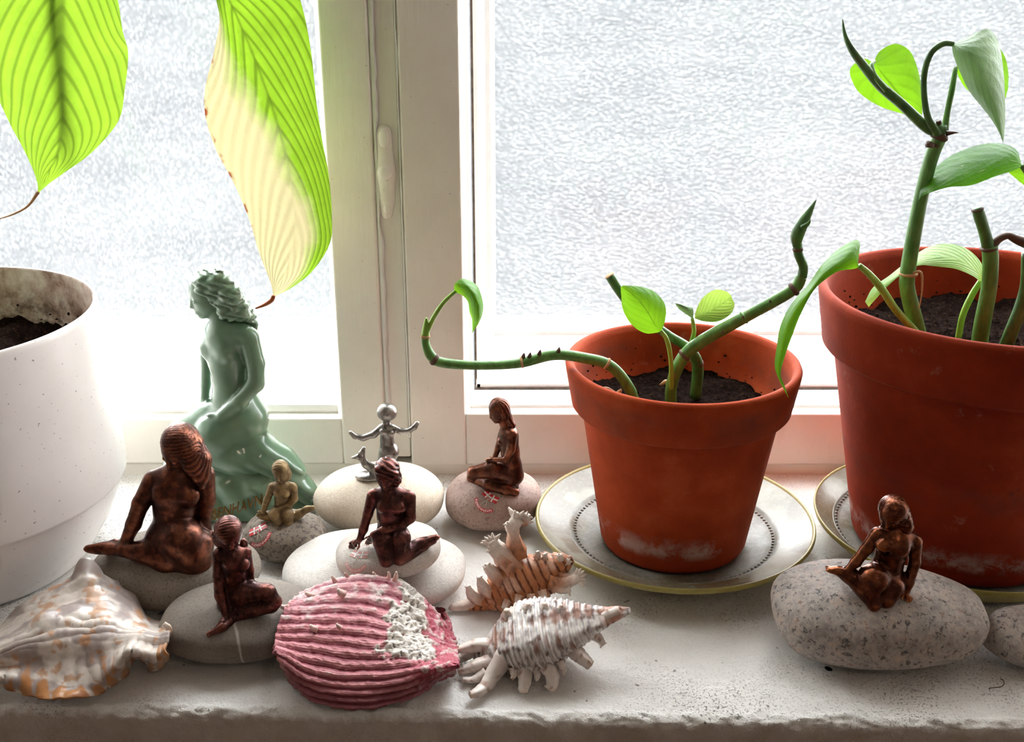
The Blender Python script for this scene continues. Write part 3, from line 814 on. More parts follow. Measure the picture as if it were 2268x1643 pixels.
Hs = B.h; B.el((505, 1171, 4), (30, 33, 29), S=Hs); B.el((498, 1190, 8), (26, 25, 24), S=Hs, k=8); B.el((540, 1205, 18), (9, 10, 14), S=Hs, k=6); B.el((486, 1196, 6), (10, 16, 14), S=Hs, k=6)
B.finish(tB, M['bronze_dark'], .0006, hairdisp=fan(C - f * w[1] * .2, r, 30, .00022))

# C: tiny pale brass figure with crossed arm
tC = fig_thing('tiny pale brass mermaid figurine on a dark speckled pebble in front of the green statue', at(620, 1240, z=0))
stC, PC, dC = stone(tC, 'stone', (536, 726, 1128, 1241), .62, M['st_dark'], seed=7.7, amp=.05, rotz=-.2)
Cc = Fig(stC, hit(stC, 625, 1155)[0].y + .004)
C, f, r, u, w = Cc.head((622, 1044, 0), (18, 20, 24), math.radians(-8), math.radians(22))
Cc.ch([(622, 1060, 2), (624, 1074, 3)], [10, 12]); Cc.ch([(604, 1078, 0), (625, 1076, 3), (648, 1078, 0)], [10, 13, 10], 6)
Cc.ch([(625, 1085, 0), (626, 1106, 2), (626, 1128, 2)], [20, 16, 21], 8)
for q in ((614, 1092, -12), (634, 1094, -12)): Cc.el(q, (8, 8, 9), k=4)
Cc.ch([(602, 1080, 0), (592, 1106, -4), (583, 1132, -10)], [9, 8, 6], 3); Cc.hand((583, 1132, -10), (568, 1144, -10), (1, 1), 8)
Cc.ch([(650, 1081, 0), (652, 1104, -6), (640, 1120, -14), (614, 1130, -20), (600, 1138, -20)], [9, 8, 7, 6, 5], 3)
Cc.ch([(614, 1132, -6), (610, 1138, -18), (616, 1155, 's')], [14, 14, 11], 4); Cc.ch([(634, 1132, -6), (636, 1138, -18), (638, 1155, 's')], [14, 14, 11], 4)
Cc.ch([(640, 1148, -6), (662, 1138, 0), (680, 1128, 2), (694, 1123, 4)], [13, 10, 7, 4], 5); Cc.el((684, 1127, 2), (13, 4, 7), k=4)
Cc.ch([(580, 1142, -6), (610, 1144, -4), (640, 1148, -4)], [9, 11, 11], 6)
Hs = Cc.h; Cc.el((621, 1038, 3), (19, 21, 20), S=Hs); Cc.el((630, 1050, 8), (16, 14, 18), S=Hs, k=6)
Cc.finish(tC, M['brass'], .0005, hairdisp=fan(C, r, 20, .00015))

# D: modern pewter figure with outstretched arms and curled tail on a cream pebble
tD = fig_thing('slender silver pewter mermaid with outstretched arms on a large cream pebble', at(840, 1178, z=0))
stD, PD, dD = stone(tD, 'stone', (697, 983, 1020, 1179), .52, M['st_cream'], seed=1.4, amp=.04, rotz=-.05, pw=2.1)
hd = hit(stD, 822, 1056)[0]
D = Fig(stD, hd.y)
D.el((857, 913, 0), (22, 21, 21)); D.ch([(856, 932, 0), (856, 948, 0)], [8, 9], 4)
D.ch([(846, 950, 0), (868, 950, 0)], [10, 10], 5); D.ch([(857, 955, 0), (857, 976, 0), (861, 1000, 0), (853, 1028, 0), (845, 1046, 0)], [15, 14, 21, 18, 13], 7)
for q in ((848, 956, -10), (866, 960, -10)): D.el(q, (8, 8, 8), k=3)
D.ch([(846, 946, 0), (828, 962, -6), (804, 970, -8), (786, 966, -8), (777, 958, -8)], [8, 8, 7, 6, 5], 3)
D.ch([(868, 946, 0), (888, 955, -4), (906, 954, -6), (918, 946, -6), (924, 937, -6)], [8, 7, 6, 6, 5], 3)
D.ch([(845, 1046, 0), (828, 1040, -10), (810, 1028, -12), (802, 1014, -10)], [13, 11, 9, 7], 4)
D.ch([(803, 1016, -10), (801, 1004, -8), (806, 992, -6)], [6, 7, 4], 3); D.ch([(803, 1016, -10), (792, 1012, -10), (780, 1014, -10)], [6, 6, 3], 3)
D.el((822, 1054, -2), (36, 22, 10), k=6)
D.finish(tD, M['pewter'], .0005)

# flat stone under E, a thing of its own
flat, PF_, dF = stone(None, 'flat_stone', (629, 1032, 1172, 1346), .30, M['st_white'], seed=9.3, amp=.03, pw=2.35, rotz=-.06)
tag(flat, 'broad flat off-white stone carrying the pebble with the crossed-arm mermaid', 'stone')

# E: brown bronze figure with one arm across the lap
zt = drop(flat, at(860, 1240, z=.025).x, at(860, 1240, z=.025).y).z
tE = fig_thing('brown bronze mermaid with an arm across her lap on the pebble atop a flat stone', at(860, 1278, z=zt))
stE, PE, dE = stone(tE, 'stone', (744, 977, 1158, 1281), .44, M['st_pale'], zt - .0015, seed=3.6, amp=.03, rotz=.10, tilt=(0, -.10))
E = Fig(stE, hit(stE, 865, 1235)[0].y + .010)
C, f, r, u, w = E.head((855, 1050, 0), (25, 29, 33), math.radians(-6), math.radians(20), math.radians(-4))
E.ch([(862, 1072, 4), (866, 1094, 5)], [15, 18]); E.ch([(830, 1096, 0), (868, 1094, 5), (904, 1100, 0)], [15, 19, 15], 10)
E.ch([(866, 1112, 0), (864, 1140, 3), (866, 1166, 5), (872, 1186, 5)], [34, 27, 27, 33], 12)
for q in ((850, 1122, -20), (884, 1124, -20)): E.el(q, (15, 13, 14), k=6)
E.ch([(826, 1098, 0), (815, 1138, -4), (805, 1172, -10), (797, 1194, -14)], [14, 11, 10, 7], 4); E.hand((797, 1194, -16), (772, 1212, 's'), (0, -1), 15)
E.ch([(907, 1102, 0), (908, 1146, -10), (890, 1162, -20), (850, 1174, -30), (826, 1184, -32)], [14, 13, 11, 9, 7], 4); E.hand((826, 1184, -32), (814, 1208, 's'), (-1, 0), 13)
E.ch([(854, 1186, -4), (848, 1198, -30), (856, 1240, 's')], [24, 22, 17], 6); E.ch([(884, 1186, -4), (888, 1192, -28), (884, 1232, 's')], [24, 21, 17], 6)
E.ch([(886, 1236, 's'), (912, 1220, -14), (938, 1204, -4), (966, 1190, 0)], [16, 20, 14, 7], 7); E.el((940, 1200, 0), (28, 9, 9), k=5); E.ch([(955, 1193, 0), (972, 1190, -2)], [7, 3], 4)
Hs = E.h; E.el((857, 1039, 5), (28, 32, 27), S=Hs); E.el((866, 1058, 10), (24, 23, 26), S=Hs, k=8); E.ch([(838, 1040, -16), (872, 1052, -18), (882, 1066, -6)], [9, 10, 7], 6, S=Hs)
E.finish(tE, M['bronze_dark'], .0006, hairdisp=stripes((.45, .35, .8), .0023, .00022, 1.5))

# F: figure kneeling in profile
tF = fig_thing('brown bronze mermaid kneeling in profile on a pinkish pebble by the window', at(1090, 1170, z=0))
stF, PF, dF2 = stone(tF, 'stone', (988, 1198, 1036, 1171), .58, M['st_pink'], seed=4.2, amp=.04)
F_ = Fig(stF, hit(stF, 1100, 1080)[0].y + .004)
C, f, r, u, w = F_.head((1104, 908, 0), (20, 23, 27), math.radians(-66), math.radians(22))
F_.ch([(1112, 928, 2), (1122, 950, 2)], [10, 12]); F_.ch([(1118, 954, 10), (1128, 956, 2), (1132, 960, -10)], [12, 14, 12], 8)
F_.ch([(1128, 968, 0), (1130, 1000, 0), (1133, 1030, 0), (1136, 1052, 0)], [21, 19, 21, 25], 9)
F_.ch([(1134, 962, -14), (1132, 995, -22), (1120, 1018, -24), (1094, 1018, -16)], [11, 9, 7, 5], 4); F_.hand((1096, 1018, -16), (1074, 1020, -14), (0, 1), 8)
F_.ch([(1112, 962, 12), (1104, 990, 12), (1096, 1012, 6)], [9, 7, 6], 4); F_.el((1110, 976, 2), (10, 13, 10), k=5)
F_.ch([(1132, 1050, -2), (1090, 1040, -12), (1050, 1046, -14)], [24, 20, 15], 6); F_.ch([(1050, 1046, -14), (1044, 1058, -16)], [14, 11], 4)
F_.ch([(1046, 1058, 's'), (1085, 1074, 's'), (1120, 1084, 's'), (1142, 1090, 's')], [13, 15, 13, 9], 6)
F_.ch([(1128, 1060, 0), (1135, 1080, -2)], [22, 14], 6); F_.ch([(1138, 1086, -6), (1158, 1096, -10)], [9, 4], 4); F_.el((1150, 1084, 0), (10, 12, 6), k=4)
Hs = F_.h; F_.el((1106, 899, 2), (22, 21, 20), S=Hs); F_.el((1114, 912, 0), (17, 18, 18), S=Hs, k=6); F_.ch([(1124, 922, 2), (1132, 940, 2), (1138, 958, 2)], [10, 9, 4], 5, S=Hs)
F_.finish(tF, M['bronze'], .0005, hairdisp=fan(C, u, 22, .00016))

# G: glossy copper figure on a granite rock
tG = fig_thing('shiny copper mermaid figurine on a large speckled granite stone at the right', at(1945, 1468, z=0))
stG, PG, dG = stone(tG, 'stone', (1714, 2177, 1250, 1469), .62, M['granite'], seed=12.6, amp=.055, pw=2.5, rotz=-.10, taper=(-.10, -.14))
G = Fig(stG, hit(stG, 1940, 1335)[0].y + .010)
C, f, r, u, w = G.head((1976, 1136, 0), (28, 33, 37), math.radians(-34), math.radians(26), math.radians(8), ears=False)
G.ch([(1984, 1158, 5), (1984, 1178, 5)], [17, 20]); G.ch([(1946, 1182, 0), (1984, 1180, 5), (2022, 1196, 2)], [16, 21, 17], 10)
G.ch([(1980, 1200, 0), (1972, 1230, 3), (1964, 1258, 5), (1958, 1282, 5)], [37, 31, 32, 38], 12)
for q in ((1958, 1208, -22), (1996, 1218, -22)): G.el(q, (18, 15, 17), k=8)
G.ch([(1942, 1184, 0), (1918, 1216, -6), (1896, 1244, -12), (1882, 1258, -14)], [15, 13, 12, 9], 5); G.hand((1884, 1258, -14), (1860, 1272, 's'), (0, -1), 14)
G.ch([(2027, 1200, 2), (2026, 1245, -4), (2012, 1290, -12), (2004, 1314, -18)], [16, 13, 12, 9], 5); G.hand((2004, 1312, -20), (2018, 1334, 's'), (-1, 0), 14)
G.ch([(1952, 1280, 0), (1934, 1284, -26), (1926, 1308, -36)], [36, 34, 26], 10); G.ch([(1972, 1284, 0), (1972, 1300, -26), (1962, 1326, 's')], [32, 29, 22], 7)
G.ch([(1926, 1308, -36), (1936, 1340, 's')], [25, 15], 8)
G.ch([(1930, 1318, 's'), (1908, 1294, -22), (1880, 1274, -12), (1856, 1264, -6)], [22, 22, 17, 11], 8)
G.ch([(1860, 1266, 's'), (1832, 1256, 's')], [11, 5], 5); G.el((1850, 1262, -4), (22, 12, 8), k=5)
Hs = G.h; G.el((1979, 1127, 6), (32, 36, 31), S=Hs); G.el((1990, 1146, 10), (27, 26, 30), S=Hs, k=9); G.ch([(2000, 1140, 0), (2006, 1166, -4), (2006, 1190, -8)], [16, 16, 6], 7, S=Hs)
G.finish(tG, M['copper'], .00065, hairdisp=fan(C, r + f * .4, 34, .0002))
# loose stone at the right edge
so, _, _ = stone(None, 'granite_stone', (2177, 2400, 1344, 1478), .66, M['granite'], seed=20.2, amp=.08, pw=2.1)
tag(so, 'small pinkish speckled granite stone cut off by the right edge', 'stone')

# ------------------------------------------------------------------ large green ceramic statue on its own rock
tN = tag(empty('ceramic_statue', at(560, 1140, z=0)), 'tall glossy green ceramic mermaid statue kneeling on a lettered rock', 'statue')
YG = .688
class PlainFig(Fig):
    pass
N = Fig(None, YG); s = N.s
C, f, r, u, w = N.head((462, 648, 0), (38, 44, 50), math.radians(-62), math.radians(16), 0, ears=False)
N.ch([(482, 685, 4), (494, 716, 6)], [22, 26], 8)
N.ch([(478, 730, 22), (505, 728, 6), (540, 742, -16)], [22, 28, 24], 16)
N.ch([(502, 750, 2), (506, 795, 2), (512, 835, 2), (520, 880, 2), (532, 915, 2)], [46, 41, 36, 45, 56], 18)
for q in ((464, 772, -4), (500, 778, -32)): N.el(q, (22, 20, 24), k=10)
N.ch([(466, 735, 22), (456, 790, 24), (456, 850, 22), (452, 900, 14)], [15, 12, 11, 9], 6)
N.ch([(550, 748, -18), (566, 805, -24), (566, 848, -30), (530, 890, -46), (490, 920, -54)], [24, 20, 19, 16, 11], 7)
N.hand((490, 922, -54), (448, 948, -48), (0, 1), 18)
N.ch([(532, 925, 2), (470, 930, 4), (400, 958, 2)], [58, 42, 30], 14)
N.ch([(535, 930, -10), (480, 962, -34), (440, 990, -36)], [56, 44, 32], 12)
N.ch([(440, 1000, -34), (520, 1010, -30), (580, 1010, -22), (640, 1045, -16), (676, 1090, -18), (688, 1118, -18)], [30, 42, 40, 30, 24, 15], 14)
N.ch([(560, 985, -6), (620, 1020, -2), (668, 1070, -4), (694, 1104, -8)], [44, 34, 22, 12], 12)
Hs = N.h; N.el((466, 628, 4), (42, 46, 40), S=Hs); N.el((488, 650, 6), (34, 38, 40), S=Hs, k=10)
N.ch([(480, 622, -16), (508, 652, -20), (528, 685, -16), (552, 704, -4)], [26, 24, 21, 8], 9, S=Hs)
N.ch([(490, 630, 10), (520, 670, 14), (545, 700, 12), (566, 722, 8)], [28, 26, 20, 6], 9, S=Hs)
N.ch([(484, 668, -26), (500, 690, -26), (524, 704, -18)], [14, 16, 10], 8, S=Hs)
N.ch([(560, 735, 6), (574, 780, 4)], [10, 6], 6, S=Hs)
# flowing ridges down the tail
b0 = at(540, 985, y=YG); b1 = at(690, 1110, y=YG)
dv = np.array(b1 - b0); dv /= np.linalg.norm(dv); nv_ = np.cross(dv, [0, 1, 0])
def tail_ridges(X, Y, Z):
    t = (X - b0.x) * dv[0] + (Y - b0.y) * dv[1] + (Z - b0.z) * dv[2]
    q = (X - b0.x) * nv_[0] + (Z - b0.z) * nv_[2]
    q = q / (1 + np.clip(t, 0, .1) * 4)
    return .0010 * np.clip(t / .03, 0, 1) * np.sin(q * 2 * math.pi / .0065)
V_, Q_ = N.b.build(.0011, 1, disp=tail_ridges)
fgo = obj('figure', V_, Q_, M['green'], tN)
obj('hair', *N.h.build(.0009, 1, disp=stripes((.75, .1, .66), .0062, .0007, 2.2)), M['green'], fgo)
rk = Sculpt()
def NP(u_, v_, d): return at(u_, v_, y=YG + d * s)
rk.ell(NP(500, 1105, -10), (95 * s, 70 * s, 75 * s), k=.01); rk.ell(NP(600, 1110, 0), (85 * s, 60 * s, 62 * s), k=.02)
rk.ell(NP(420, 1085, 6), (70 * s, 62 * s, 90 * s), k=.02); rk.ell(NP(540, 1070, -24), (70 * s, 40 * s, 45 * s), k=.02); rk.ell(NP(650, 1120, 0), (40 * s, 40 * s, 30 * s), k=.015)
def lumps(X, Y, Z): return .0016 * np.sin(X * 160 + np.sin(Z * 130) * 1.4) * np.sin(Z * 190 + np.sin(X * 90)) + .001 * np.sin(X * 330 + Z * 250)
rv, rq = rk.build(.0013, 2, floor=.0004, disp=lumps)
rock = obj('rock_base', rv, rq, M['green'], tN)
BV[rock.name] = BVHTree.FromPolygons([Vector(p) for p in rv], [tuple(int(i) for i in q) for q in rq])

# ------------------------------------------------------------------ lettering and stickers
def text_mesh(body, bold=True):
    cu = bpy.data.curves.new('txt', 'FONT'); cu.body = body; cu.size = 1.0; cu.align_x = 'CENTER'
    cu.resolution_u = 3
    if bold: cu.offset = .012
    o = bpy.data.objects.new('txt', cu); COL.objects.link(o)
    bpy.context.view_layer.update()
    me = bpy.data.meshes.new_from_object(o.evaluated_get(bpy.context.evaluated_depsgraph_get()))
    V = [(v.co.x, v.co.y) for v in me.vertices]; Fc = [tuple(p.vertices) for p in me.polygons]
    bpy.data.objects.remove(o, do_unlink=True); bpy.data.curves.remove(cu); bpy.data.meshes.remove(me)
    return V, Fc
TXT = text_mesh('K\u00d8BENHAVN')
TW = max(v[0] for v in TXT[0]) - min(v[0] for v in TXT[0])
def grid(x0, x1, y0, y1, nx, ny, rot=0, org=(0, 0)):
    c, s_ = math.cos(rot), math.sin(rot); V, Fc = [], []
    for j in range(ny + 1):
        for i in range(nx + 1):
            x = x0 + (x1 - x0) * i / nx; y = y0 + (y1 - y0) * j / ny
            V.append((org[0] + c * x - s_ * y, org[1] + s_ * x + c * y))
    for j in range(ny):
        for i in range(nx): a = j * (nx + 1) + i; Fc.append((a, a + 1, a + nx + 2, a + nx + 1))
    return V, Fc
def sticker(thing, st, uv, rot, k, worn=False):
    p0, n0 = hit(st, *uv)
    xax = Vector((1, 0, 0)); xax = (xax - n0 * xax.dot(n0)).normalized(); yax = n0.cross(xax)
    if yax.z < 0 and yax.y < 0: yax = -yax
    c, s_ = math.cos(rot), math.sin(rot)
    def put(V, lift):
        out = []
        for x, y in V:
            x, y = (c * x - s_ * y) * k, (s_ * x + c * y) * k
            q = p0 + xax * x + yax * y
            r = BV[st.name].ray_cast(q + n0 * .02, -n0)
            out.append((r[0] if r[0] else q) + n0 * lift)
        return out
    red = M['red_worn'] if worn else M['red']
    # curved banner below
    V, Fc = [], []; R0, R1 = 7.0, 9.3; n = 28; a0, a1 = math.radians(206), math.radians(334)
    for i in range(n + 1):
        a = a0 + (a1 - a0) * i / n
        for r in (R0, (R0 + R1) / 2, R1): V.append((r * math.cos(a), r * math.sin(a) + 2.2))
    for i in range(n):
        for j in range(2): q = i * 3 + j; Fc.append((q, q + 1, q + 4, q + 3))
    root = obj('sticker', put(V, .00018), Fc, red if not worn else M['red_worn'], thing)
    tag(root, 'sticker with crossed red and white flags and a lettered banner')
    tv = []
    sc = (a1 - a0) * .90 / TW
    hgt = 1.55
    for x, y in TXT[0]:
        a = (a0 + a1) / 2 + x * sc; r = R1 - .42 - y / .72 * hgt
        tv.append((r * math.cos(a), r * math.sin(a) + 2.2))
    obj('lettering', put(tv, .00034), TXT[1], M['white'], root, smooth=False)
    for sd in (-1, 1):
        ro = sd * math.radians(-24); fx = (-5.8, -.7) if sd < 0 else (.7, 5.8)
        og = (0, 1.4)
        obj('flag', put(grid(*(-7.0, -.7) if sd < 0 else (.7, 7.0), .6, 6.0, 8, 6, -ro * .45, og)[0], .0002), grid(0, 1, 0, 1, 8, 6)[1], red, root)
        hx = (-7.0, -.7) if sd < 0 else (.7, 7.0); mx = -2.9 if sd < 0 else 2.9
        obj('flag_cross', put(grid(hx[0], hx[1], 2.75, 3.85, 8, 2, -ro * .45, og)[0], .00030), grid(0, 1, 0, 1, 8, 2)[1], M['white'], root)
        obj('flag_cross', put(grid(mx - .55, mx + .55, .6, 6.0, 2, 6, -ro * .45, og)[0], .00032), grid(0, 1, 0, 1, 2, 6)[1], M['white'], root)
        obj('flagpole', put(grid(-.26, .26, -4.4, 4.6, 1, 12, ro, (0, 1.6))[0], .00042), grid(0, 1, 0, 1, 1, 12)[1], M['pole'], root)
    return root
sticker(tC, stC, (574, 1186), math.radians(24), .00092)
sticker(tE, stE, (789, 1243), math.radians(-16), .00085, True)
sticker(tF, stF, (1076, 1112), math.radians(-38), .00088)
# raised lettering on the rock of the green statue
V = []
for x, y in TXT[0]:
    fx = x / TW + .5
    u_ = 430 + 150 * fx + y * 3.0; v_ = 1157 - 40 * fx + 5 * math.sin(fx * math.pi) - y / .72 * 24
    h_, n_ = hit(rock, u_, v_)
    V.append((h_ if h_ else at(u_, v_, y=YG - .02)) + Vector((0, -.0007, .0003)))
lo_ = obj('lettering', V, TXT[1], M['gold'], rock, smooth=False)
tag(lo_, 'dark gold lettering on the rock')
md = lo_.modifiers.new('thick', 'SOLIDIFY'); md.thickness = .0012; md.offset = -1

# ------------------------------------------------------------------ shells
def loft(rows, nu, nv):
    """rows of world points -> smooth grid (nv+1 rows, nu+1 columns)"""
    R = np.array([catmull(np.array([tuple(p) for p in r]), nu + 1) for r in rows])
    G = np.stack([catmull(R[:, j], nv + 1) for j in range(nu + 1)], 1)
    Fc = [(i * (nu + 1) + j, i * (nu + 1) + j + 1, (i + 1) * (nu + 1) + j + 1, (i + 1) * (nu + 1) + j) for i in range(nv) for j in range(nu)]
    return G, Fc
def normals(G):
    a = np.gradient(G, axis=1); b = np.gradient(G, axis=0); n = np.cross(b, a)
    n /= np.linalg.norm(n, axis=2)[..., None] + 1e-12
    if (n[..., 2].mean() - n[..., 1].mean()) < 0: n = -n
    return n
def vn(G, s, oct=4, off=0):
    sh = G.shape[:2]
    return np.array([mnoise.fractal(Vector(p) * s + Vector((off, 0, 0)), 1, 2, oct) for p in G.reshape(-1, 3)]).reshape(sh)
def L3(c): return np.array(lin(c)[:3])
def mixc(a, b, f): f = np.clip(f, 0, 1)[..., None]; return a * (1 - f) + b * f
def sst(x, a, b): t = np.clip((x - a) / (b - a), 0, 1); return t * t * (3 - 2 * t)
M['shell'] = mat_vcol('glossy_shell', .4, .35, 260, .22, .2, .0005, 400)
M['shell_rough'] = mat_vcol('rough_shell', .6, .1, 420, .32, .45, .0008, 700)
def spine(parent, pts, rad, y, colf, res=16, n=10, name='spine', tines=0, tl=10, mat='shell'):
    """curved shell spine; pts are photo pixels (u,v[,dy mm]); frilled with short tines at its end"""
    P = [at(p[0], p[1], y=y + (p[2] * .001 if len(p) > 2 else 0)) for p in pts]
    sc = mpp(y, .02); P = [Vector((p.x, p.y, max(p.z, .0012))) for p in P]
    V0, F0 = tube(P, [r * sc for r in rad], n, res)
    ctr = catmull(np.array([tuple(p) for p in P]), res)
    for i in range(res):
        for k in range(n):
            q = np.array(V0[i * n + k]); g = 1 + (.13 * (-1) ** k if res > 10 else 0) + .05 * math.sin(i * 2.1)
            V0[i * n + k] = tuple(ctr[i] + (q - ctr[i]) * g)
    parts = [(V0, F0)]
    e, d = P[-1], (P[-1] - P[-2]).normalized()
    for i in range(tines):
        a = (i / (tines - 1) - .5) * 2.3 if tines > 1 else 0
        sd = Vector((d.z, random.uniform(-.6, .3), -d.x)).normalized()
        q = e - d * rad[-1] * sc * .4 + sd * math.sin(a) * rad[-1] * sc * .75
        w = (d * math.cos(a) + sd * math.sin(a)) * tl * sc * random.uniform(.7, 1.15)
        z = q + w; z.z = max(z.z, .001)
        parts.append(tube([q, q + w * .55, z], [rad[-1] * sc * .46, rad[-1] * sc * .34, rad[-1] * sc * .10], 7, 6))
    v, f = merge(parts)
    v = [(x, yy, max(z, .0006)) for x, yy, z in v]
    root = np.array(P[0]); Lm = max((Vector(p) - P[0]).length for p in v)
    t = np.array([min(1, (Vector(p) - P[0]).length / Lm) for p in v])
    return obj(name, v, f, M[mat], parent, col=colf(t, np.array(v)))

# --- conch with a flared lip, front left
tS1 = tag(empty('conch_shell', at(170, 1540, z=0)), 'cream and tan conch shell with knobs and a flared lip at front left', 'seashell', 'seashells on the sill')
rows = [
 (.557, [(-60, 1402), (0, 1387), (60, 1336), (120, 1300), (165, 1284), (197, 1268), (235, 1286), (285, 1316), (318, 1366), (350, 1380), (374, 1378)]),
 (.535, [(-60, 1422), (5, 1407), (70, 1366), (125, 1336), (170, 1322), (205, 1316), (245, 1326), (290, 1350), (324, 1386), (352, 1393), (377, 1390)]),
 (.513, [(-60, 1442), (10, 1426), (75, 1400), (125, 1386), (175, 1378), (215, 1378), (260, 1382), (300, 1391), (329, 1401), (353, 1406), (377, 1402)]),
 (.502, [(-60, 1466), (5, 1452), (70, 1432), (125, 1422), (175, 1418), (220, 1416), (265, 1412), (302, 1408), (331, 1412), (355, 1417), (376, 1414)]),
 (.496, [(-60, 1490), (0, 1480), (65, 1470), (122, 1468), (175, 1464), (222, 1456), (261, 1441), (296, 1425), (328, 1430), (354, 1434), (373, 1428)]),
 (.488, [(-60, 1506), (-2, 1498), (60, 1510), (118, 1516), (175, 1512), (226, 1500), (262, 1474), (285, 1444), (320, 1450), (348, 1456), (369, 1442)]),
 (None, [(-60, 1516), (0, 1511), (58, 1541), (115, 1551), (172, 1549), (232, 1531), (274, 1494), (283, 1454), (312, 1462), (338, 1482), (364, 1452)]),
]
coff = [-.026, -.022, -.014, -.006, 0, 0, -.001, -.004, -.010, -.014, -.016]
lipz = [.002, .002, .002, .002, .002, .002, .003, .007, .004, .002, .006]
grid_ = []
for i, (y_, r_) in enumerate(rows):
    k = max(0, 1 - i / 4)
    grid_.append([at(u_, v_, z=lipz[j]) if y_ is None else at(u_, v_, y=y_ + coff[j] * k) for j, (u_, v_) in enumerate(r_)])
G, Fc = loft(grid_, 210, 130)
nr = normals(G)
S, T = np.meshgrid(np.linspace(0, 1, 211), np.linspace(0, 1, 131))     # S along, T top->lip
def bumpat(u_, v_, y_, r_, amp, dirv=None):
    global G
    c = np.array(at(u_, v_, y=y_)); d = ((G - c) ** 2).sum(2)
    w = np.exp(-d / (2 * (r_ * .00024) ** 2)) * amp
    G = G + w[..., None] * (nr if dirv is None else np.array(dirv))
bumpat(199, 1272, .557, 17, .0080, (-.05, -.1, 1)); bumpat(199, 1292, .550, 30, .006, (0, -.5, .9))
bumpat(104, 1382, .511, 20, .0060); bumpat(165, 1372, .515, 24, .0040); bumpat(228, 1376, .513, 22, .003); bumpat(262, 1298, .556, 10, .0018, (0, 0, 1)); bumpat(285, 1330, .548, 14, .002)
for i, (u_, v_) in enumerate(((58, 1338), (76, 1326), (94, 1316), (112, 1306), (132, 1299), (152, 1291), (240, 1290))): bumpat(u_, v_, .545 + .012 * (u_ - 58) / 100, 6, .0018, (0, -.4, .9))
for i, (u_, v_) in enumerate(((66, 1352), (84, 1342), (104, 1330), (122, 1325))): bumpat(u_, v_, .533 + .01 * (u_ - 66) / 60, 6, .0014)
n1, n2 = vn(G, 55), vn(G, 160, 4, 7)
flute = np.sin(S * 95 + n1 * 3)
G = G + nr * (.00045 * flute * sst(T, .45, .8) + .0004 * np.sin(T * 90 + n1 * 4) * (1 - sst(T, .35, .6)) + .0006 * n1)[..., None]
G = G + nr * (.0030 * np.sin(S * 21) * sst(T, .86, 1.0) * .5)[..., None]
cw, cg, co_, cd = L3((232, 220, 210)), L3((166, 150, 146)), L3((200, 134, 72)), L3((146, 80, 38))
c = np.broadcast_to(cw, G.shape).copy()
c = mixc(c, cg, sst(n1 + .25 * np.sin(T * 30), -.05, .3) * .85)
c = mixc(c, co_, sst(n2 + .5 * np.exp(-((T - .22) / .12) ** 2) * np.sin(S * 26 + 1), .25, .5) * .65)
c = mixc(c, co_, sst(flute * .5 + n1 + sst(T, .78, .98) * .75 - .1, .55, .8) * sst(T, .5, .85) * .9)
c = mixc(c, cd, sst(flute * .4 + n2 + sst(T, .9, 1.) * .8, .85, 1.15) * sst(T, .8, 1) * .7)
G[..., 2] = np.maximum(G[..., 2], .0016)
so = obj('shell_body', G.reshape(-1, 3), Fc, M['shell'], tS1, col=c.reshape(-1, 3))
md = so.modifiers.new('thick', 'SOLIDIFY'); md.thickness = .0016; md.offset = -1
# rolled edge of the siphon notch at the right end
spine(tS1, [(362, 1382), (374, 1392), (373, 1408)], [6, 7, 5], .506, lambda t, v: mixc(np.broadcast_to(cw, (len(t), 3)), L3((226, 190, 150)), t), 12, name='rolled_lip')

# --- pink spiny oyster
tS2 = tag(empty('spiny_oyster_shell', at(800, 1560, z=0)), 'domed pink ribbed spiny oyster shell with a white crust at front centre', 'seashell', 'seashells on the sill')
rows = [
 (None, [(642, 1505), (700, 1552), (800, 1567), (890, 1551), (960, 1520), (1008, 1494)]),
 (.4815, [(613, 1452), (682, 1495), (780, 1512), (870, 1505), (950, 1486), (1012, 1474)]),
 (.4970, [(609, 1415), (682, 1420), (780, 1430), (870, 1436), (950, 1444), (1015, 1452)]),
 (.5180, [(630, 1352), (700, 1348), (790, 1348), (870, 1366), (945, 1402), (1012, 1432)]),
 (.5450, [(668, 1316), (735, 1289), (812, 1277), (882, 1288), (945, 1337), (1003, 1402)]),
 (.5600, [(700, 1322), (760, 1308), (812, 1306), (870, 1320), (930, 1362), (990, 1410)]),
 (.5640, [(715, 1345), (765, 1340), (812, 1340), (865, 1350), (920, 1380), (980, 1415)]),
]
NU, NV = 200, 300
G, Fc = loft([[at(u_, v_, z=.0015) if y_ is None else at(u_, v_, y=y_) for u_, v_ in r_] for y_, r_ in rows], NU, NV)
nr = normals(G)
S, T = np.meshgrid(np.linspace(0, 1, NU + 1), np.linspace(0, 1, NV + 1))   # S margin->umbo, T front rib -> back rib
n1, n2, n3 = vn(G, 60), vn(G, 220, 4, 3), vn(G, 420, 3, 9)
ph = T * 20.0 + .15 * n1
rib = .5 + .5 * np.cos(ph * 2 * math.pi); rib = rib ** .8
ribfade = 1 - sst(S + .12 * n1, .66, .78)
scale = .55 + .45 * np.sin(S * 120 + np.floor(ph) * 2.1 + n2 * 3)
fine = np.cos(ph * 2 * math.pi * 5)
G = G + nr * ((0.0015 * rib * (.75 + .3 * scale * (1 - S)) + .00015 * fine) * ribfade + .0007 * n2 + (1 - ribfade) * (.0010 * n2 + .0012 * n1))[..., None]
crust = sst(S + .16 * n1 + .05 * n2, .57, .63) * (1 - sst(S + .22 * (T - .5), .76, .84)) * sst(T + .1 * n1, .22, .32) * (1 - sst(T + .1 * n2, .66, .74))
crust = crust * sst(n1 * .9 + n2 * .4 + .62, .22, .36)
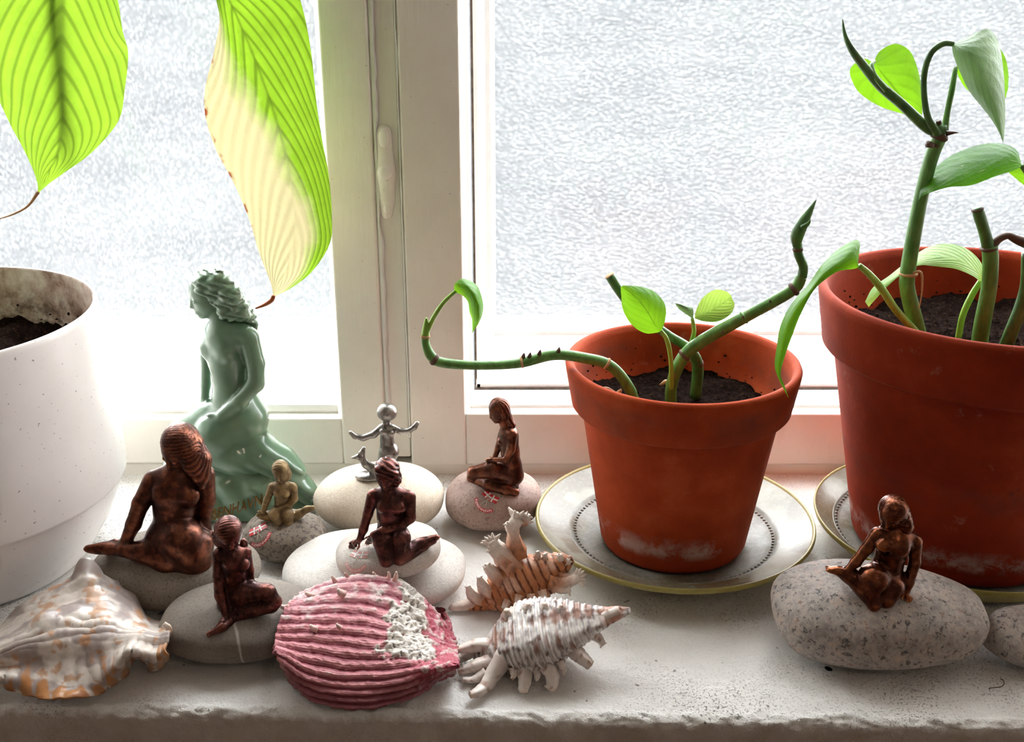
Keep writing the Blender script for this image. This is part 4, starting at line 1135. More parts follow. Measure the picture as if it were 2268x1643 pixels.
G = G + nr * (crust * (.0012 + .0006 * n2 - .0008 * sst(n3, .2, .4)))[..., None]
cpk, cmg, clt, cdk, cwh = L3((220, 146, 152)), L3((140, 46, 66)), L3((238, 206, 200)), L3((112, 36, 52)), L3((226, 218, 208))
c = mixc(np.broadcast_to(cmg, G.shape), cpk, rib * 1.1)
c = mixc(c, clt, sst(rib + n2 * .8 + (T - .55) * .9, .95, 1.5) * .85)
c = mixc(c, L3((240, 222, 218)), sst(T + n2 * .16 + n1 * .2 + rib * .12, .58, .86) * .8 * ribfade)
c = mixc(c, L3((184, 72, 92)), (1 - ribfade) * .85)
c = mixc(c, cwh, (1 - ribfade) * sst(n2, .15, .4) * .55)
c = mixc(c, cdk, sst(.16 - T + .05 * n1, 0, .12) * .6)
c = mixc(c, mixc(np.broadcast_to(cwh, G.shape), L3((120, 110, 104)), sst(n3, .30, .42) * .8), sst(crust, .3, .6))
G[..., 2] = np.maximum(G[..., 2], .0008)
so = obj('shell_body', G.reshape(-1, 3), Fc, M['shell_rough'], tS2, col=c.reshape(-1, 3))
md = so.modifiers.new('thick', 'SOLIDIFY'); md.thickness = .002; md.offset = -1
pinkc = lambda t, v: mixc(np.broadcast_to(L3((226, 150, 150)), (len(t), 3)), L3((244, 222, 208)), t)
for pts, rad, y_ in (([(668, 1328), (655, 1326), (649, 1322)], [8, 7, 4], .537), ([(700, 1322), (686, 1318), (676, 1312)], [8, 6, 3], .530), ([(764, 1318), (754, 1312), (748, 1304)], [10, 8, 3], .523),
                     ([(860, 1282), (862, 1274), (860, 1266)], [5, 4, 2], .540), ([(874, 1286), (877, 1276), (878, 1266)], [6, 5, 2], .538), ([(744, 1290), (738, 1281), (734, 1275)], [6, 4, 2], .541),
                     ([(772, 1280), (768, 1274), (764, 1268)], [5, 4, 2], .545), ([(704, 1394), (694, 1391), (686, 1384)], [9, 7, 3], .502), ([(756, 1391), (750, 1387), (745, 1381)], [6, 5, 2], .503),
                     ([(640, 1345), (630, 1345), (622, 1342)], [8, 6, 4], .521), ([(830, 1278), (829, 1272), (826, 1267)], [5, 4, 2], .544)):
    spine(tS2, pts, rad, y_, pinkc, 8, 8, mat='shell_rough')

def spindle(name, parent, A, B, y0, y1, prof, colf, dispf, mat, nu=150, nv=110, flat=1.0):
    """shell whorl: profile turned round the line A-B (photo pixels), cut off where it rests on the sill"""
    a, b = np.array(at(*A, y=y0)), np.array(at(*B, y=y1)); ax = b - a; L = np.linalg.norm(ax); ax /= L
    e1 = np.cross(ax, [0, 0, 1.]); e1 /= np.linalg.norm(e1); e2 = np.cross(e1, ax)
    sc = mpp((y0 + y1) / 2, .02)
    tt = np.linspace(0, 1, nu + 1); pr = np.interp(tt, [p[0] for p in prof], [p[1] for p in prof])
    ker = np.ones(9) / 9; pr = np.convolve(np.pad(pr, 4, mode='edge'), ker, 'valid')
    TH = np.linspace(0, 2 * math.pi, nv, endpoint=False)
    T, H = np.meshgrid(tt, TH, indexing='ij')
    R = pr[:, None] * sc * (1 + dispf(T, H))
    G = a + ax * (T * L)[..., None] + e1 * (R * np.cos(H))[..., None] + e2 * (R * np.sin(H) * flat)[..., None]
    n1, n2 = vn(G, 70), vn(G, 250, 4, 5)
    G = G + (e1 * np.cos(H)[..., None] + e2 * np.sin(H)[..., None]) * (.0005 * n2)[..., None]
    c = colf(T, H, n1, n2)
    G[..., 2] = np.maximum(G[..., 2], .0008)
    Fc = [(i * nv + j, i * nv + (j + 1) % nv, (i + 1) * nv + (j + 1) % nv, (i + 1) * nv + j) for i in range(nu) for j in range(nv)]
    Fc += [tuple(range(nv))[::-1], tuple(nu * nv + j for j in range(nv))]
    return obj(name, G.reshape(-1, 3), Fc, M[mat], parent, col=c.reshape(-1, 3))

# --- orange frilled murex behind
tS3 = tag(empty('murex_shell', at(1150, 1370, z=0)), 'orange brown murex shell with tall frilled fronds touching the saucer', 'seashell', 'seashells on the sill')
cor, cbr, cpl, cwt = L3((200, 126, 78)), L3((106, 50, 30)), L3((240, 206, 180)), L3((244, 230, 216))
def d3(T, H): return .045 * np.sin(T * 2 * math.pi * 17 + .25 * H) + .10 * np.cos(3 * H + T * 5) + .02 * np.sin(T * 2 * math.pi * 50)
def c3(T, H, n1, n2):
    c = mixc(np.broadcast_to(cor, T.shape + (3,)), cpl, sst(n1, 0, .45) * .6)
    return mixc(c, cbr, sst(np.sin(T * 2 * math.pi * 17 + .25 * H + 2.4) + n2 * .5, .45, .95) * .9)
Y3 = .572
spindle('shell_body', tS3, (1004, 1362), (1268, 1236), Y3 - .006, Y3 + .004, [(0, 9), (.14, 15), (.27, 24), (.36, 40), (.50, 62), (.62, 64), (.72, 50), (.80, 44), (.87, 30), (.94, 22), (1, 6)], c3, d3, 'shell_rough')
fr3 = lambda t, v: mixc(mixc(np.broadcast_to(cor, (len(t), 3)), cbr, (np.sin(t * 30) > .6) * (t < .35) * .6), cwt, sst(t, .15, .85))
for pts, rad, tn, tl in (
  ([(1146, 1228), (1138, 1190, -2), (1140, 1160, -3), (1150, 1146, -4)], [24, 14, 13, 15], 9, 24),
  ([(1146, 1200, -2), (1130, 1172, -3), (1124, 1158, -4)], [10, 9, 6], 3, 8),
  ([(1158, 1160, -4), (1166, 1146, -4), (1170, 1140, -4)], [9, 9, 8], 4, 9),
  ([(1140, 1262, -4), (1116, 1234, -6), (1096, 1208, -8), (1088, 1196, -8)], [30, 22, 15, 11], 7, 18),
  ([(1122, 1246, -8), (1098, 1226, -10), (1084, 1216, -10)], [15, 11, 7], 3, 9),
  ([(1108, 1284, -8), (1086, 1262, -10), (1076, 1252, -11)], [18, 12, 7], 3, 9),
  ([(1092, 1318, -4), (1072, 1300, -8), (1061, 1277, -9)], [18, 14, 5], 2, 6),
  ([(1072, 1332, -4), (1048, 1318, -8), (1036, 1297, -9)], [17, 13, 5], 2, 6),
  ([(1090, 1336, 0), (1050, 1346, -4), (1020, 1358, -6), (1002, 1357, -7), (994, 1352, -7)], [24, 18, 13, 9, 3], 0, 0),
  ([(1215, 1285, -8), (1248, 1290, -8), (1284, 1278, -8)], [15, 12, 11], 7, 20),
  ([(1220, 1268, -4), (1252, 1276, -4), (1284, 1272, -4)], [10, 8, 6], 3, 10),
  ([(1215, 1292, -10), (1242, 1304, -10), (1262, 1304, -10)], [12, 10, 8], 4, 10),
  ([(1236, 1250, 0), (1240, 1236, 0), (1238, 1228, 0)], [12, 9, 6], 3, 7), ([(1246, 1252, 0), (1256, 1244, 0), (1260, 1240, 0)], [10, 8, 6], 3, 7),
  ([(1206, 1242, -2), (1208, 1232, -2), (1206, 1226, -2)], [9, 6, 4], 2, 5), ([(1190, 1236, -2), (1192, 1226, -2), (1190, 1221, -2)], [9, 6, 4], 2, 5),
  ([(1150, 1318, -16), (1146, 1330, -18), (1144, 1338, -18)], [9, 7, 4], 2, 5), ([(1176, 1316, -16), (1176, 1328, -18), (1176, 1334, -18)], [9, 7, 4], 2, 5),
  ([(1200, 1308, -15), (1204, 1320, -17), (1206, 1326, -17)], [9, 7, 4], 2, 5), ([(1124, 1328, -14), (1118, 1340, -16), (1114, 1346, -16)], [9, 7, 4], 2, 5)):
    spine(tS3, pts, rad, Y3, fr3, 14, 10, 'frond', tn, tl, 'shell_rough')

# --- white and brown spiny murex in front
tS4 = tag(empty('spiny_murex_shell', at(1190, 1540, z=0)), 'white and brown striped murex shell with stubby finger spines at front', 'seashell', 'seashells on the sill')
Y4 = .512
def d4(T, H): return .035 * np.sin(T * 2 * math.pi * 31) * (1 - sst(T, .8, .9)) + .11 * np.cos(3 * H - 1.2 + T * 2) + .015 * np.sin(T * 2 * math.pi * 70)
def c4(T, H, n1, n2):
    w, g_, b_ = L3((240, 232, 226)), L3((124, 112, 114)), L3((142, 82, 50))
    c = mixc(np.broadcast_to(w, T.shape + (3,)), g_, sst(np.sin(T * 2 * math.pi * 31 - 1.6) + n2 * .7, .35, .9) * .8)
    band = np.exp(-((np.mod(H - .35 * T, 2 * math.pi / 3) - 1.0) / .35) ** 2)
    c = mixc(c, b_, sst(band * .85 + n1 * .8 + .35 * np.sin(T * 2 * math.pi * 15.5 + 2), .36, .85) * .85)
    c = mixc(c, L3((206, 130, 92)), sst(T, .80, .9) * (1 - sst(T, .93, .97)) * .8)
    c = mixc(c, L3((98, 56, 40)), sst(n2 + .3 * band, .45, .6) * .8)
    return c
spindle('shell_body', tS4, (1050, 1452), (1396, 1350), Y4 + .004, Y4 - .002, [(0, 12), (.07, 26), (.16, 48), (.27, 72), (.36, 84), (.46, 80), (.58, 68), (.68, 52), (.76, 36), (.83, 26), (.90, 17), (.955, 13), (.99, 8), (1, 4)], c4, d4, 'shell', flat=.92)
def f4(t, v):
    n = np.array([mnoise.noise(Vector(p) * 320) for p in v])
    c = mixc(np.broadcast_to(L3((198, 176, 168)), (len(t), 3)), L3((240, 226, 216)), sst(t, .0, .5))
    c = mixc(c, L3((150, 88, 58)), sst(n + .3 * np.sin(t * 22), .35, .6) * .8)
    return mixc(c, L3((236, 206, 186)), sst(t, .85, 1) * .8)
for pts, rad, tn in (
  ([(1118, 1452, -8), (1092, 1490, -14), (1074, 1528, -20), (1056, 1556, -25), (1040, 1570, -27)], [24, 18, 15, 12, 7], 2),
  ([(1160, 1470, -12), (1164, 1504, -18), (1160, 1532, -22), (1162, 1550, -24)], [20, 14, 11, 8], 2),
  ([(1200, 1462, -12), (1220, 1490, -17), (1222, 1514, -20), (1214, 1532, -22)], [22, 16, 13, 9], 3),
  ([(1262, 1432, -8), (1284, 1454, -14), (1308, 1474, -16)], [20, 16, 11], 3),
  ([(1100, 1440, 0), (1064, 1428, 0), (1030, 1436, 0), (1014, 1438, 0)], [20, 15, 11, 7], 2),
  ([(1096, 1464, -6), (1056, 1474, -8), (1016, 1488, -8)], [18, 14, 8], 0),
  ([(1078, 1490, -12), (1050, 1508, -14), (1024, 1506, -14)], [13, 9, 6], 0),
  ([(1060, 1430, 4), (1034, 1450, 4), (1012, 1468, 3)], [15, 12, 8], 2),
  ([(1240, 1462, -14), (1248, 1482, -16), (1246, 1494, -17)], [10, 7, 4], 0), ([(1186, 1476, -14), (1190, 1494, -18), (1188, 1506, -18)], [9, 7, 4], 0), ([(1136, 1478, -14), (1138, 1494, -16), (1134, 1504, -18)], [9, 7, 4], 0),
  ([(1306, 1400, -4), (1326, 1414, -6), (1336, 1428, -7)], [14, 10, 6], 2),
  ([(1130, 1384, 6), (1124, 1364, 6), (1122, 1350, 5)], [22, 15, 6], 0), ([(1168, 1368, 4), (1168, 1348, 4), (1170, 1336, 4)], [20, 13, 5], 0), ([(1206, 1362, 2), (1206, 1346, 2), (1206, 1335, 2)], [18, 12, 5], 0),
  ([(1240, 1362, 0), (1242, 1348, 0), (1243, 1339, 0)], [16, 10, 4], 0), ([(1322, 1374, -2), (1346, 1362, -3), (1372, 1350, -3)], [12, 12, 8], 0)):
    spine(tS4, pts, rad, Y4, f4, 16, 10, 'spine', tn, 7)

# ------------------------------------------------------------------ plants
def mat_leaf(name, green, pale, tgreen, veins=14, vk=.5, vstr=.5, cream=None, rib=.05, tr=.55, blotch=.0, gloss=.45):
    t = NT(name); uv = t.n('UVMap').outputs[0]; sx = t.n('SeparateXYZ', {0: uv}); s_, tt = sx.outputs[0], sx.outputs[1]
    c = t.co()
    x = t.math('MULTIPLY_ADD', tt, 2.0, -1.0); ax = t.math('ABSOLUTE', x)
    ph = t.math('SUBTRACT', s_, t.math('MULTIPLY', t.math('POWER', ax, 1.25), vk))
    wv = t.math('SINE', t.math('MULTIPLY', ph, veins * 6.2832))
    vein = t.step(wv, .35, 1.0)
    mid = t.step(ax, rib, rib * .3)
    col = t.ramp(t.noise(c, 60, 4), [(.3, lin(green)), (.7, lin(pale))])
    tcol = t.ramp(t.noise(c, 45, 4), [(.3, lin(tgreen)), (.7, lin([min(255, q * 1.12) for q in tgreen]))])
    dkv = t.math('MULTIPLY', vein, vstr)
    col = t.mix(dkv, col, lin([q * .72 for q in green])); tcol = t.mix(dkv, tcol, lin([q * .62 for q in tgreen]))
    col = t.mix(t.math('MULTIPLY', mid, .6), col, lin([min(255, q * 1.15) for q in pale])); tcol = t.mix(t.math('MULTIPLY', mid, .55), tcol, lin([q * .55 for q in tgreen]))
    if cream:
        # yellowed part: left of the midrib and towards the tip
        e = t.math('ADD', t.math('MULTIPLY', s_, 1.55), t.math('MULTIPLY', x, -.62)); e = t.math('ADD', e, t.math('MULTIPLY', t.math('SUBTRACT', t.noise(c, 30, 4), .5), .5))
        k = t.step(e, cream[0], cream[1])
        col = t.mix(k, col, lin((226, 214, 160))); tcol = t.mix(k, tcol, lin((250, 236, 180)))
        edge = t.math('MULTIPLY', t.step(x, -.93, -.985), t.step(t.noise(c, 110, 3), .50, .60))
        col = t.mix(edge, col, lin((156, 82, 44))); tcol = t.mix(edge, tcol, lin((170, 84, 40)))
    if blotch:
        bl = t.math('MULTIPLY', t.step(t.noise(t.n('Mapping', {'Vector': uv, 'Scale': (3., 9., 1.)}).outputs[0], 2.2, 3, .6, .5), .64, .70), blotch)
        col = t.mix(bl, col, lin((226, 232, 178))); tcol = t.mix(bl, tcol, lin((236, 244, 190)))
    tcol = t.mix(1.0, tcol, (.40, .40, .40, 1), 'MULTIPLY')
    nb = t.bump(t.math('ADD', t.math('MULTIPLY', wv, -.9 * vstr), t.noise(c, 300, 3)), .35, .0012)
    pb = t.pbr(color=col, rough=gloss, spec=.3, normal=nb)
    tl = t.n('BsdfTranslucent', {'Color': tcol, 'Normal': nb}).outputs[0]
    return t.done(t.n('MixShader', {0: tr, 1: pb, 2: tl}).outputs[0])
def mat_stem(name, a, b, brown=.3):
    t = NT(name); c = t.co(); st = t.n('Mapping', {'Vector': c, 'Scale': (1, 1, .35)}).outputs[0]
    col = t.ramp(t.noise(st, 260, 4), [(.3, lin(a)), (.7, lin(b))])
    col = t.mix(t.math('MULTIPLY', t.step(t.noise(c, 170, 3), .60, .70), brown), col, lin((120, 92, 56)))
    return t.done(t.pbr(color=col, rough=.42, normal=t.bump(t.noise(st, 500, 3), .25, .0006)))
M['lily'] = mat_leaf('broad_lily_leaf', (108, 158, 52), (150, 196, 84), (176, 222, 60), 13, .42, .62, None, .07, .62)
M['lily_yellow'] = mat_leaf('yellowing_lily_leaf', (104, 158, 44), (150, 196, 74), (170, 220, 52), 15, .40, .68, (.74, 1.02), .045, .62)
M['pothos'] = mat_leaf('pothos_leaf', (68, 132, 28), (104, 164, 46), (150, 212, 36), 6, .5, .16, None, .05, .55)
M['pothos_dark'] = mat_leaf('dark_pothos_leaf', (44, 98, 18), (64, 124, 26), (112, 186, 30), 6, .5, .12, None, .05, .5, .7)
M['pothos_pale'] = mat_leaf('pale_glossy_pothos_leaf', (104, 134, 94), (130, 158, 118), (140, 180, 104), 7, .5, .2, None, .05, .35, gloss=.4)
M['pothos_var'] = mat_leaf('variegated_pothos_leaf', (126, 176, 66), (176, 208, 120), (188, 224, 96), 9, .5, .25, None, .05, .55, .8)
M['stem'] = mat_stem('green_stem', (64, 112, 44), (104, 152, 70)); M['stem_dark'] = mat_stem('dark_green_stem', (44, 82, 38), (84, 128, 62), .35)
M['petiole'] = mat_stem('light_green_petiole', (124, 172, 58), (160, 200, 84), .1)
M['node'] = mat_flat('brown_stem_node', (88, 60, 44), .7); M['husk'] = mat_flat('dry_tan_husk', (186, 142, 96), .7); M['rust'] = mat_flat('dried_rust_tip', (178, 92, 44), .6)

def leaf(name, st, y, mat, parent, along=48, across=16, thick=True):
    """st: stations (left, mid, right), each a photo pixel (u, v, dy in mm); spline lofted blade"""
    def w(p): return tuple(at(p[0], p[1], y=y + (p[2] * .001 if len(p) > 2 else 0)))
    Lc = catmull([w(q[0]) for q in st], along + 1); Mc = catmull([w(q[1]) for q in st], along + 1); Rc = catmull([w(q[2]) for q in st], along + 1)
    V, U, Fc = [], [], []
    for i in range(along + 1):
        for j in range(across + 1):
            t_ = 2 * j / across - 1
            a, m, b = Lc[i], Mc[i], Rc[i]
            p = a * (t_ * (t_ - 1) / 2) + m * (1 - t_ * t_) + b * (t_ * (t_ + 1) / 2)
            V.append(p); U.append((i / along, (t_ + 1) / 2))
    for i in range(along):
        for j in range(across):
            q = i * (across + 1) + j; Fc.append((q, q + 1, q + across + 2, q + across + 1))
    return obj(name, V, Fc, mat, parent, uv=U)
def stem(name, pts, rad, y, mat, parent, res=40, n=12):
    P = [at(p[0], p[1], y=y + (p[2] * .001 if len(p) > 2 else 0)) for p in pts]; sc = mpp(y, .12)
    return obj(name, *tube(P, [r * sc for r in rad], n, res), mat, parent)
def ring(parent, u_, v_, d, r, y, dirpx, mat='husk', w=3):
    a = math.hypot(*dirpx); dx, dy = dirpx[0] / a * w, dirpx[1] / a * w
    return stem('node', [(u_ - dx, v_ - dy, d), (u_, v_, d), (u_ + dx, v_ + dy, d)], [r * .96, r * 1.16, r * .96], y, M[mat], parent, 6, 12)

# --- broad leaves of the plant in the white planter, arching in from outside the frame
YL = .690
ys = .655
top1 = at(140, -190, y=ys); top2 = at(450, -190, y=YL)
b0_ = Vector((PW[0] - .012, PW[1] + .004, .116))
v, f = tube([b0_, b0_ + Vector((-.03, -.01, .16)), Vector((-.36, .64, .50)), top1 + Vector((-.012, 0, .05)), top1], [.0042, .0036, .0030, .0026, .0022], 12, 60)
p1_ = obj('leaf_stalk', v, f, M['petiole'], pot_w)
v, f = tube([b0_ + Vector((.012, .012, 0)), b0_ + Vector((-.012, .02, .20)), Vector((-.345, .68, .52)), top2 + Vector((-.03, 0, .06)), top2], [.0042, .0036, .0030, .0026, .0022], 12, 60)
p2_ = obj('leaf_stalk', v, f, M['petiole'], pot_w)
st = [((140, -190), (140, -190), (140, -190)),
      ((20, -120, 6), (140, -125, 0), (215, -120, 8)),
      ((-50, -30, 10), (138, -25, 0), (256, -20, 10)),
      ((-58, 60, 12), (136, 60, 0), (272, 70, 10)),
      ((-38, 150, 12), (136, 150, 0), (284, 120, 12)),
      ((2, 232, 10), (138, 225, 0), (276, 200, 10)),
      ((26, 282, 8), (136, 290, 0), (262, 268, 8)),
      ((52, 330, 5), (128, 340, 0), (205, 336, 5)),
      ((74, 378, 2), (108, 380, 0), (146, 380, 2)),
      ((83, 408, 1), (96, 406, 0), (112, 404, 1)), ((84, 428, 0), (84, 428, 0), (84, 428, 0))]
lf = leaf('leaf', st, ys, M['lily'], p1_, 60, 18)
stem('midrib', [(139, -185, 2), (120, -20, 4), (132, 130, 5), (146, 260, 5), (156, 362, 8)], [9, 11, 11, 10, 6], ys, M['stem'], p1_, 40, 10)
stem('leaf_tip', [(85, 425, 0), (62, 456, 4), (30, 474, 6), (-6, 486, 8)], [4, 2.5, 2, 1], ys, M['husk'], p1_, 24, 8)
st = [((450, -190), (450, -190), (450, -190)),
      ((466, -90, 0), (478, -95, 0), (590, -100, 8)),
      ((484, -20, 2), (500, -20, 0), (650, -30, 12)),
      ((487, 40, 4), (526, 40, 0), (672, 25, 10)),
      ((474, 115, 8), (560, 120, 0), (690, 122, 6)),
      ((454, 198, 12), (597, 220, 0), (701, 228, 2)),
      ((456, 262, 12), (622, 300, 0), (714, 312, 0)),
      ((480, 335, 10), (640, 375, 0), (728, 388, -2)),
      ((516, 402, 9), (650, 445, 0), (735, 474, -4)),
      ((550, 480, 7), (652, 520, 0), (731, 538, -3)),
      ((574, 560, 4), (636, 590, 0), (694, 598, 0)),
      ((598, 622, 2), (620, 630, 0), (648, 636, 1)), ((606, 657, 0), (606, 657, 0), (606, 657, 0))]
leaf('leaf', st, YL, M['lily_yellow'], p2_, 64, 18)
stem('leaf_tip', [(606, 654, 0), (602, 664, 0), (588, 674, -1), (566, 683, -1)], [4, 5, 4, 1.5], YL, M['rust'], p2_, 16, 8)

# --- smaller pothos
YP = .632
m1 = stem('stem', [(1486, 905, -2), (1488, 850, -4), (1514, 790, -4), (1560, 752, -5), (1650, 702, -8), (1752, 644, -10), (1776, 612, -10)], [13, 13, 14, 14, 13, 13, 12], YP, M['stem'], pot_s, 60, 14)
stem('shoot', [(1776, 614, -10), (1779, 590, -10), (1768, 562, -10), (1766, 538, -10)], [11, 10, 10, 10], YP, M['stem_dark'], m1, 24)
stem('leaf_sheath', [(1764, 545, -10), (1766, 520, -10), (1780, 490, -9), (1794, 466, -8), (1808, 442, -7)], [9, 14, 12, 7, 1], YP, M['stem_dark'], m1, 24)
stem('leaf_sheath', [(1776, 505, -13), (1790, 495, -14), (1795, 486, -14)], [6, 4, 1], YP, M['stem_dark'], m1, 12)
ring(m1, 1516, 787, -4, 14, YP, (1, -.9), 'node', 5); ring(m1, 1758, 640, -10, 14, YP, (1, -.7), 'node', 6); ring(m1, 1767, 552, -10, 10, YP, (0, 1), 'node', 5); ring(m1, 1648, 703, -8, 13.2, YP, (1, -.58), 'stem', 4)
for u_, v_ in ((1646, 703), (1600, 736), (1706, 668)):
    stem('root_bud', [(u_, v_, -14), (u_, v_ - 2, -18)], [3, 2], YP, M['node'], m1, 4, 6)
m2 = stem('stem', [(1408, 905, -12), (1394, 860, -14), (1352, 810, -14), (1290, 792, -10), (1225, 786, -8), (1150, 804, -10), (1060, 809, -14), (980, 803, -16), (955, 788, -16), (943, 762, -16), (942, 744, -16)], [12, 12, 12, 12, 12, 11, 10, 11, 11, 9, 9], YP, M['stem'], pot_s, 90, 14)
ring(m2, 1344, 805, -14, 12, YP, (-1, -.6), 'husk', 3); ring(m2, 1156, 802, -10, 11.5, YP, (-1, .2), 'husk', 3); ring(m2, 962, 796, -16, 12, YP, (-1, -.6), 'node', 6); ring(m2, 942, 745, -16, 9.5, YP, (0, 1), 'husk', 3)
for u_, v_ in ((1160, 787), (1174, 786), (1196, 780), (1238, 774)):
    stem('root_bud', [(u_ - 2, v_ + 6, -10), (u_, v_, -10), (u_ + 1, v_ - 6, -10)], [5, 4, .6], YP, M['node'], m2, 6, 7)
stem('leaf_sheath', [(942, 742, -16), (944, 722, -16), (944, 704, -17)], [9, 7, 2], YP, M['petiole'], m2, 12)
stem('petiole', [(946, 735, -16), (962, 700, -16), (984, 668, -16), (1010, 644, -16)], [5, 5, 4.5, 4], YP, M['petiole'], m2, 24, 10)
leaf('leaf', [((1006, 646, -16), (1008, 645, -16), (1010, 648, -16)), ((1008, 628, -18), (1022, 636, -20), (1024, 654, -16)), ((1026, 617, -14), (1042, 646, -24), (1036, 668, -14)), ((1056, 632, -10), (1056, 670, -24), (1040, 690, -10)),
               ((1070, 672, -8), (1060, 698, -20), (1045, 706, -8)), ((1066, 704, -8), (1057, 716, -14), (1046, 720, -8)), ((1046, 738, -10), (1046, 738, -10), (1046, 738, -10))], YP, M['pothos'], m2, 36, 12)
m3 = stem('stem', [(1540, 880, 14), (1545, 810, 12), (1526, 772, 8), (1480, 742, 8), (1420, 698, 10), (1380, 655, 12), (1350, 610, 14)], [13, 13, 11, 10, 11, 11, 11], YP, M['stem_dark'], pot_s, 40, 12)
ring(m3, 1350, 610, 14, 10, YP, (-.5, -.8), 'husk', 2); ring(m3, 1545, 806, 12, 12, YP, (0, 1), 'node', 8)
m4 = stem('stem', [(1487, 860, -6), (1486, 800, -9), (1478, 755, -10), (1464, 732, -10)], [6, 5, 5, 4], YP, M['petiole'], pot_s, 24, 10)
leaf('leaf', [((1464, 735, -10), (1464, 735, -10), (1464, 735, -10)), ((1430, 738, -8), (1450, 718, -12), (1474, 706, -8)), ((1398, 718, -6), (1434, 690, -14), (1472, 672, -6)), ((1380, 686, -6), (1414, 664, -14), (1448, 645, -6)), ((1376, 656, -8), (1394, 646, -12), (1414, 634, -8)), ((1375, 636, -10), (1377, 634, -10), (1382, 632, -10))], YP, M['pothos'], m4, 36, 14)
m5 = stem('stem', [(1524, 800, 2), (1528, 768, 2), (1537, 735, 0), (1533, 704, 0)], [5, 5, 5, 4], YP, M['petiole'], pot_s, 20, 10)
leaf('leaf', [((1538, 705, 0), (1538, 705, 0), (1538, 705, 0)), ((1542, 686, 2), (1560, 695, 6), (1560, 712, 0)), ((1556, 660, 4), (1585, 682, 8), (1590, 712, 0)), ((1582, 642, 4), (1606, 668, 8), (1616, 698, 2)), ((1608, 645, 4), (1617, 660, 6), (1626, 680, 2)), ((1620, 655, 4), (1623, 664, 4), (1626, 668, 3))], YP, M['pothos_var'], m5, 30, 12)
leaf('leaf', [((1536, 708, -2), (1536, 708, -2), (1536, 708, -2)), ((1514, 692, 0), (1522, 686, -4), (1534, 682, 0)), ((1502, 682, 0), (1508, 676, -3), (1514, 674, 0)), ((1495, 671, -2), (1495, 671, -2), (1495, 671, -2))], YP, M['pothos_pale'], m5, 20, 10)
for pts in ([(1322, 872, -16), (1340, 862, -18), (1362, 868, -18)], [(1352, 884, -20), (1368, 872, -22), (1376, 862, -22)], [(1462, 852, 4), (1476, 846, 2), (1484, 852, 0)]):
    stem('dry_husk', pts, [2, 6, 2], YP, M['husk'], pot_s, 10, 7)

# --- large pothos
YB = .632
n1_ = stem('stem', [(2042, 770, -18), (2024, 700, -20), (2010, 640, -20), (2010, 606, -20), (2024, 520, -20), (2044, 420, -20), (2064, 345, -20), (2084, 296, -20)], [17, 17, 16, 16, 15, 14, 14, 15], YB, M['stem'], pot_b, 70, 14)
ring(n1_, 2012, 606, -20, 17, YB, (.1, -1), 'husk', 4); ring(n1_, 2080, 302, -20, 16, YB, (.5, -1), 'node', 8); ring(n1_, 2068, 320, -20, 14, YB, (.5, -1), 'node', 4)
stem('dry_root', [(2022, 604, -24), (2040, 604, -26), (2042, 640, -26), (2036, 684, -26)], [2.5, 2.5, 2, 1], YB, M['husk'], n1_, 20, 7)
stem('dry_root', [(2096, 296, -22), (2110, 294, -24), (2122, 294, -24)], [5, 3, 1], YB, M['node'], n1_, 8, 7)
stem('dry_root', [(2080, 276, -22), (2078, 268, -22)], [6, 5], YB, M['node'], n1_, 4, 7)
stem('dry_root', [(2066, 322, -26), (2052, 322, -28)], [5, 4], YB, M['node'], n1_, 4, 7)
stem('shoot', [(2090, 292, -20), (2060, 284, -20), (2036, 268, -20), (1996, 230, -20), (1952, 192, -20), (1920, 155, -20), (1888, 112, -18), (1872, 78, -16), (1866, 42, -14)], [14, 13, 11, 10, 10, 9, 7, 4, 1], YB, M['stem_dark'], n1_, 60, 12)
stem('petiole', [(1964, 200, -24), (1940, 172, -22), (1931, 146, -18), (1936, 136, -14)], [6, 5, 4, 4], YB, M['stem'], n1_, 20, 9)
leaf('leaf', [((1934, 138, -8), (1934, 138, -8), (1934, 138, -8)), ((1912, 130, -2), (1944, 150, -6), (1950, 112, -2)), ((1886, 148, 2), (1960, 170, -4), (1984, 97, 2)), ((1884, 170, 4), (1980, 194, -2), (2016, 114, 4)), ((1904, 206, 4), (2000, 220, -2), (2034, 158, 4)), ((1950, 236, 2), (2020, 244, -2), (2043, 210, 2)), ((2000, 252, 0), (2032, 258, -2), (2043, 242, 0)), ((2040, 266, -4), (2040, 266, -4), (2040, 266, -4))], YB, M['pothos'], n1_, 40, 16)
stem('petiole', [(2078, 298, -22), (2056, 262, -24), (2047, 210, -24), (2048, 160, -24), (2062, 118, -24), (2088, 97, -24), (2112, 97, -24)], [9, 7, 6, 6, 6, 6, 5], YB, M['stem_dark'], n1_, 40, 10)
leaf('leaf', [((2108, 98, -24), (2108, 98, -24), (2108, 98, -24)), ((2112, 124, -26), (2138, 110, -34), (2150, 78, -22)), ((2128, 164, -24), (2165, 145, -38), (2186, 64, -16)), ((2148, 204, -22), (2186, 185, -38), (2210, 90, -12)), ((2172, 234, -24), (2204, 228, -36), (2222, 150, -14)), ((2198, 268, -28), (2214, 264, -34), (2226, 216, -22)), ((2214, 296, -30), (2219, 294, -32), (2226, 270, -26)), ((2222, 318, -30), (2222, 318, -30), (2222, 318, -30))], YB, M['pothos_pale'], n1_, 40, 14)
stem('petiole', [(2092, 288, -18), (2098, 250, -16), (2108, 200, -14), (2116, 150, -10)], [8, 6, 6, 5], YB, M['stem'], n1_, 20, 9)
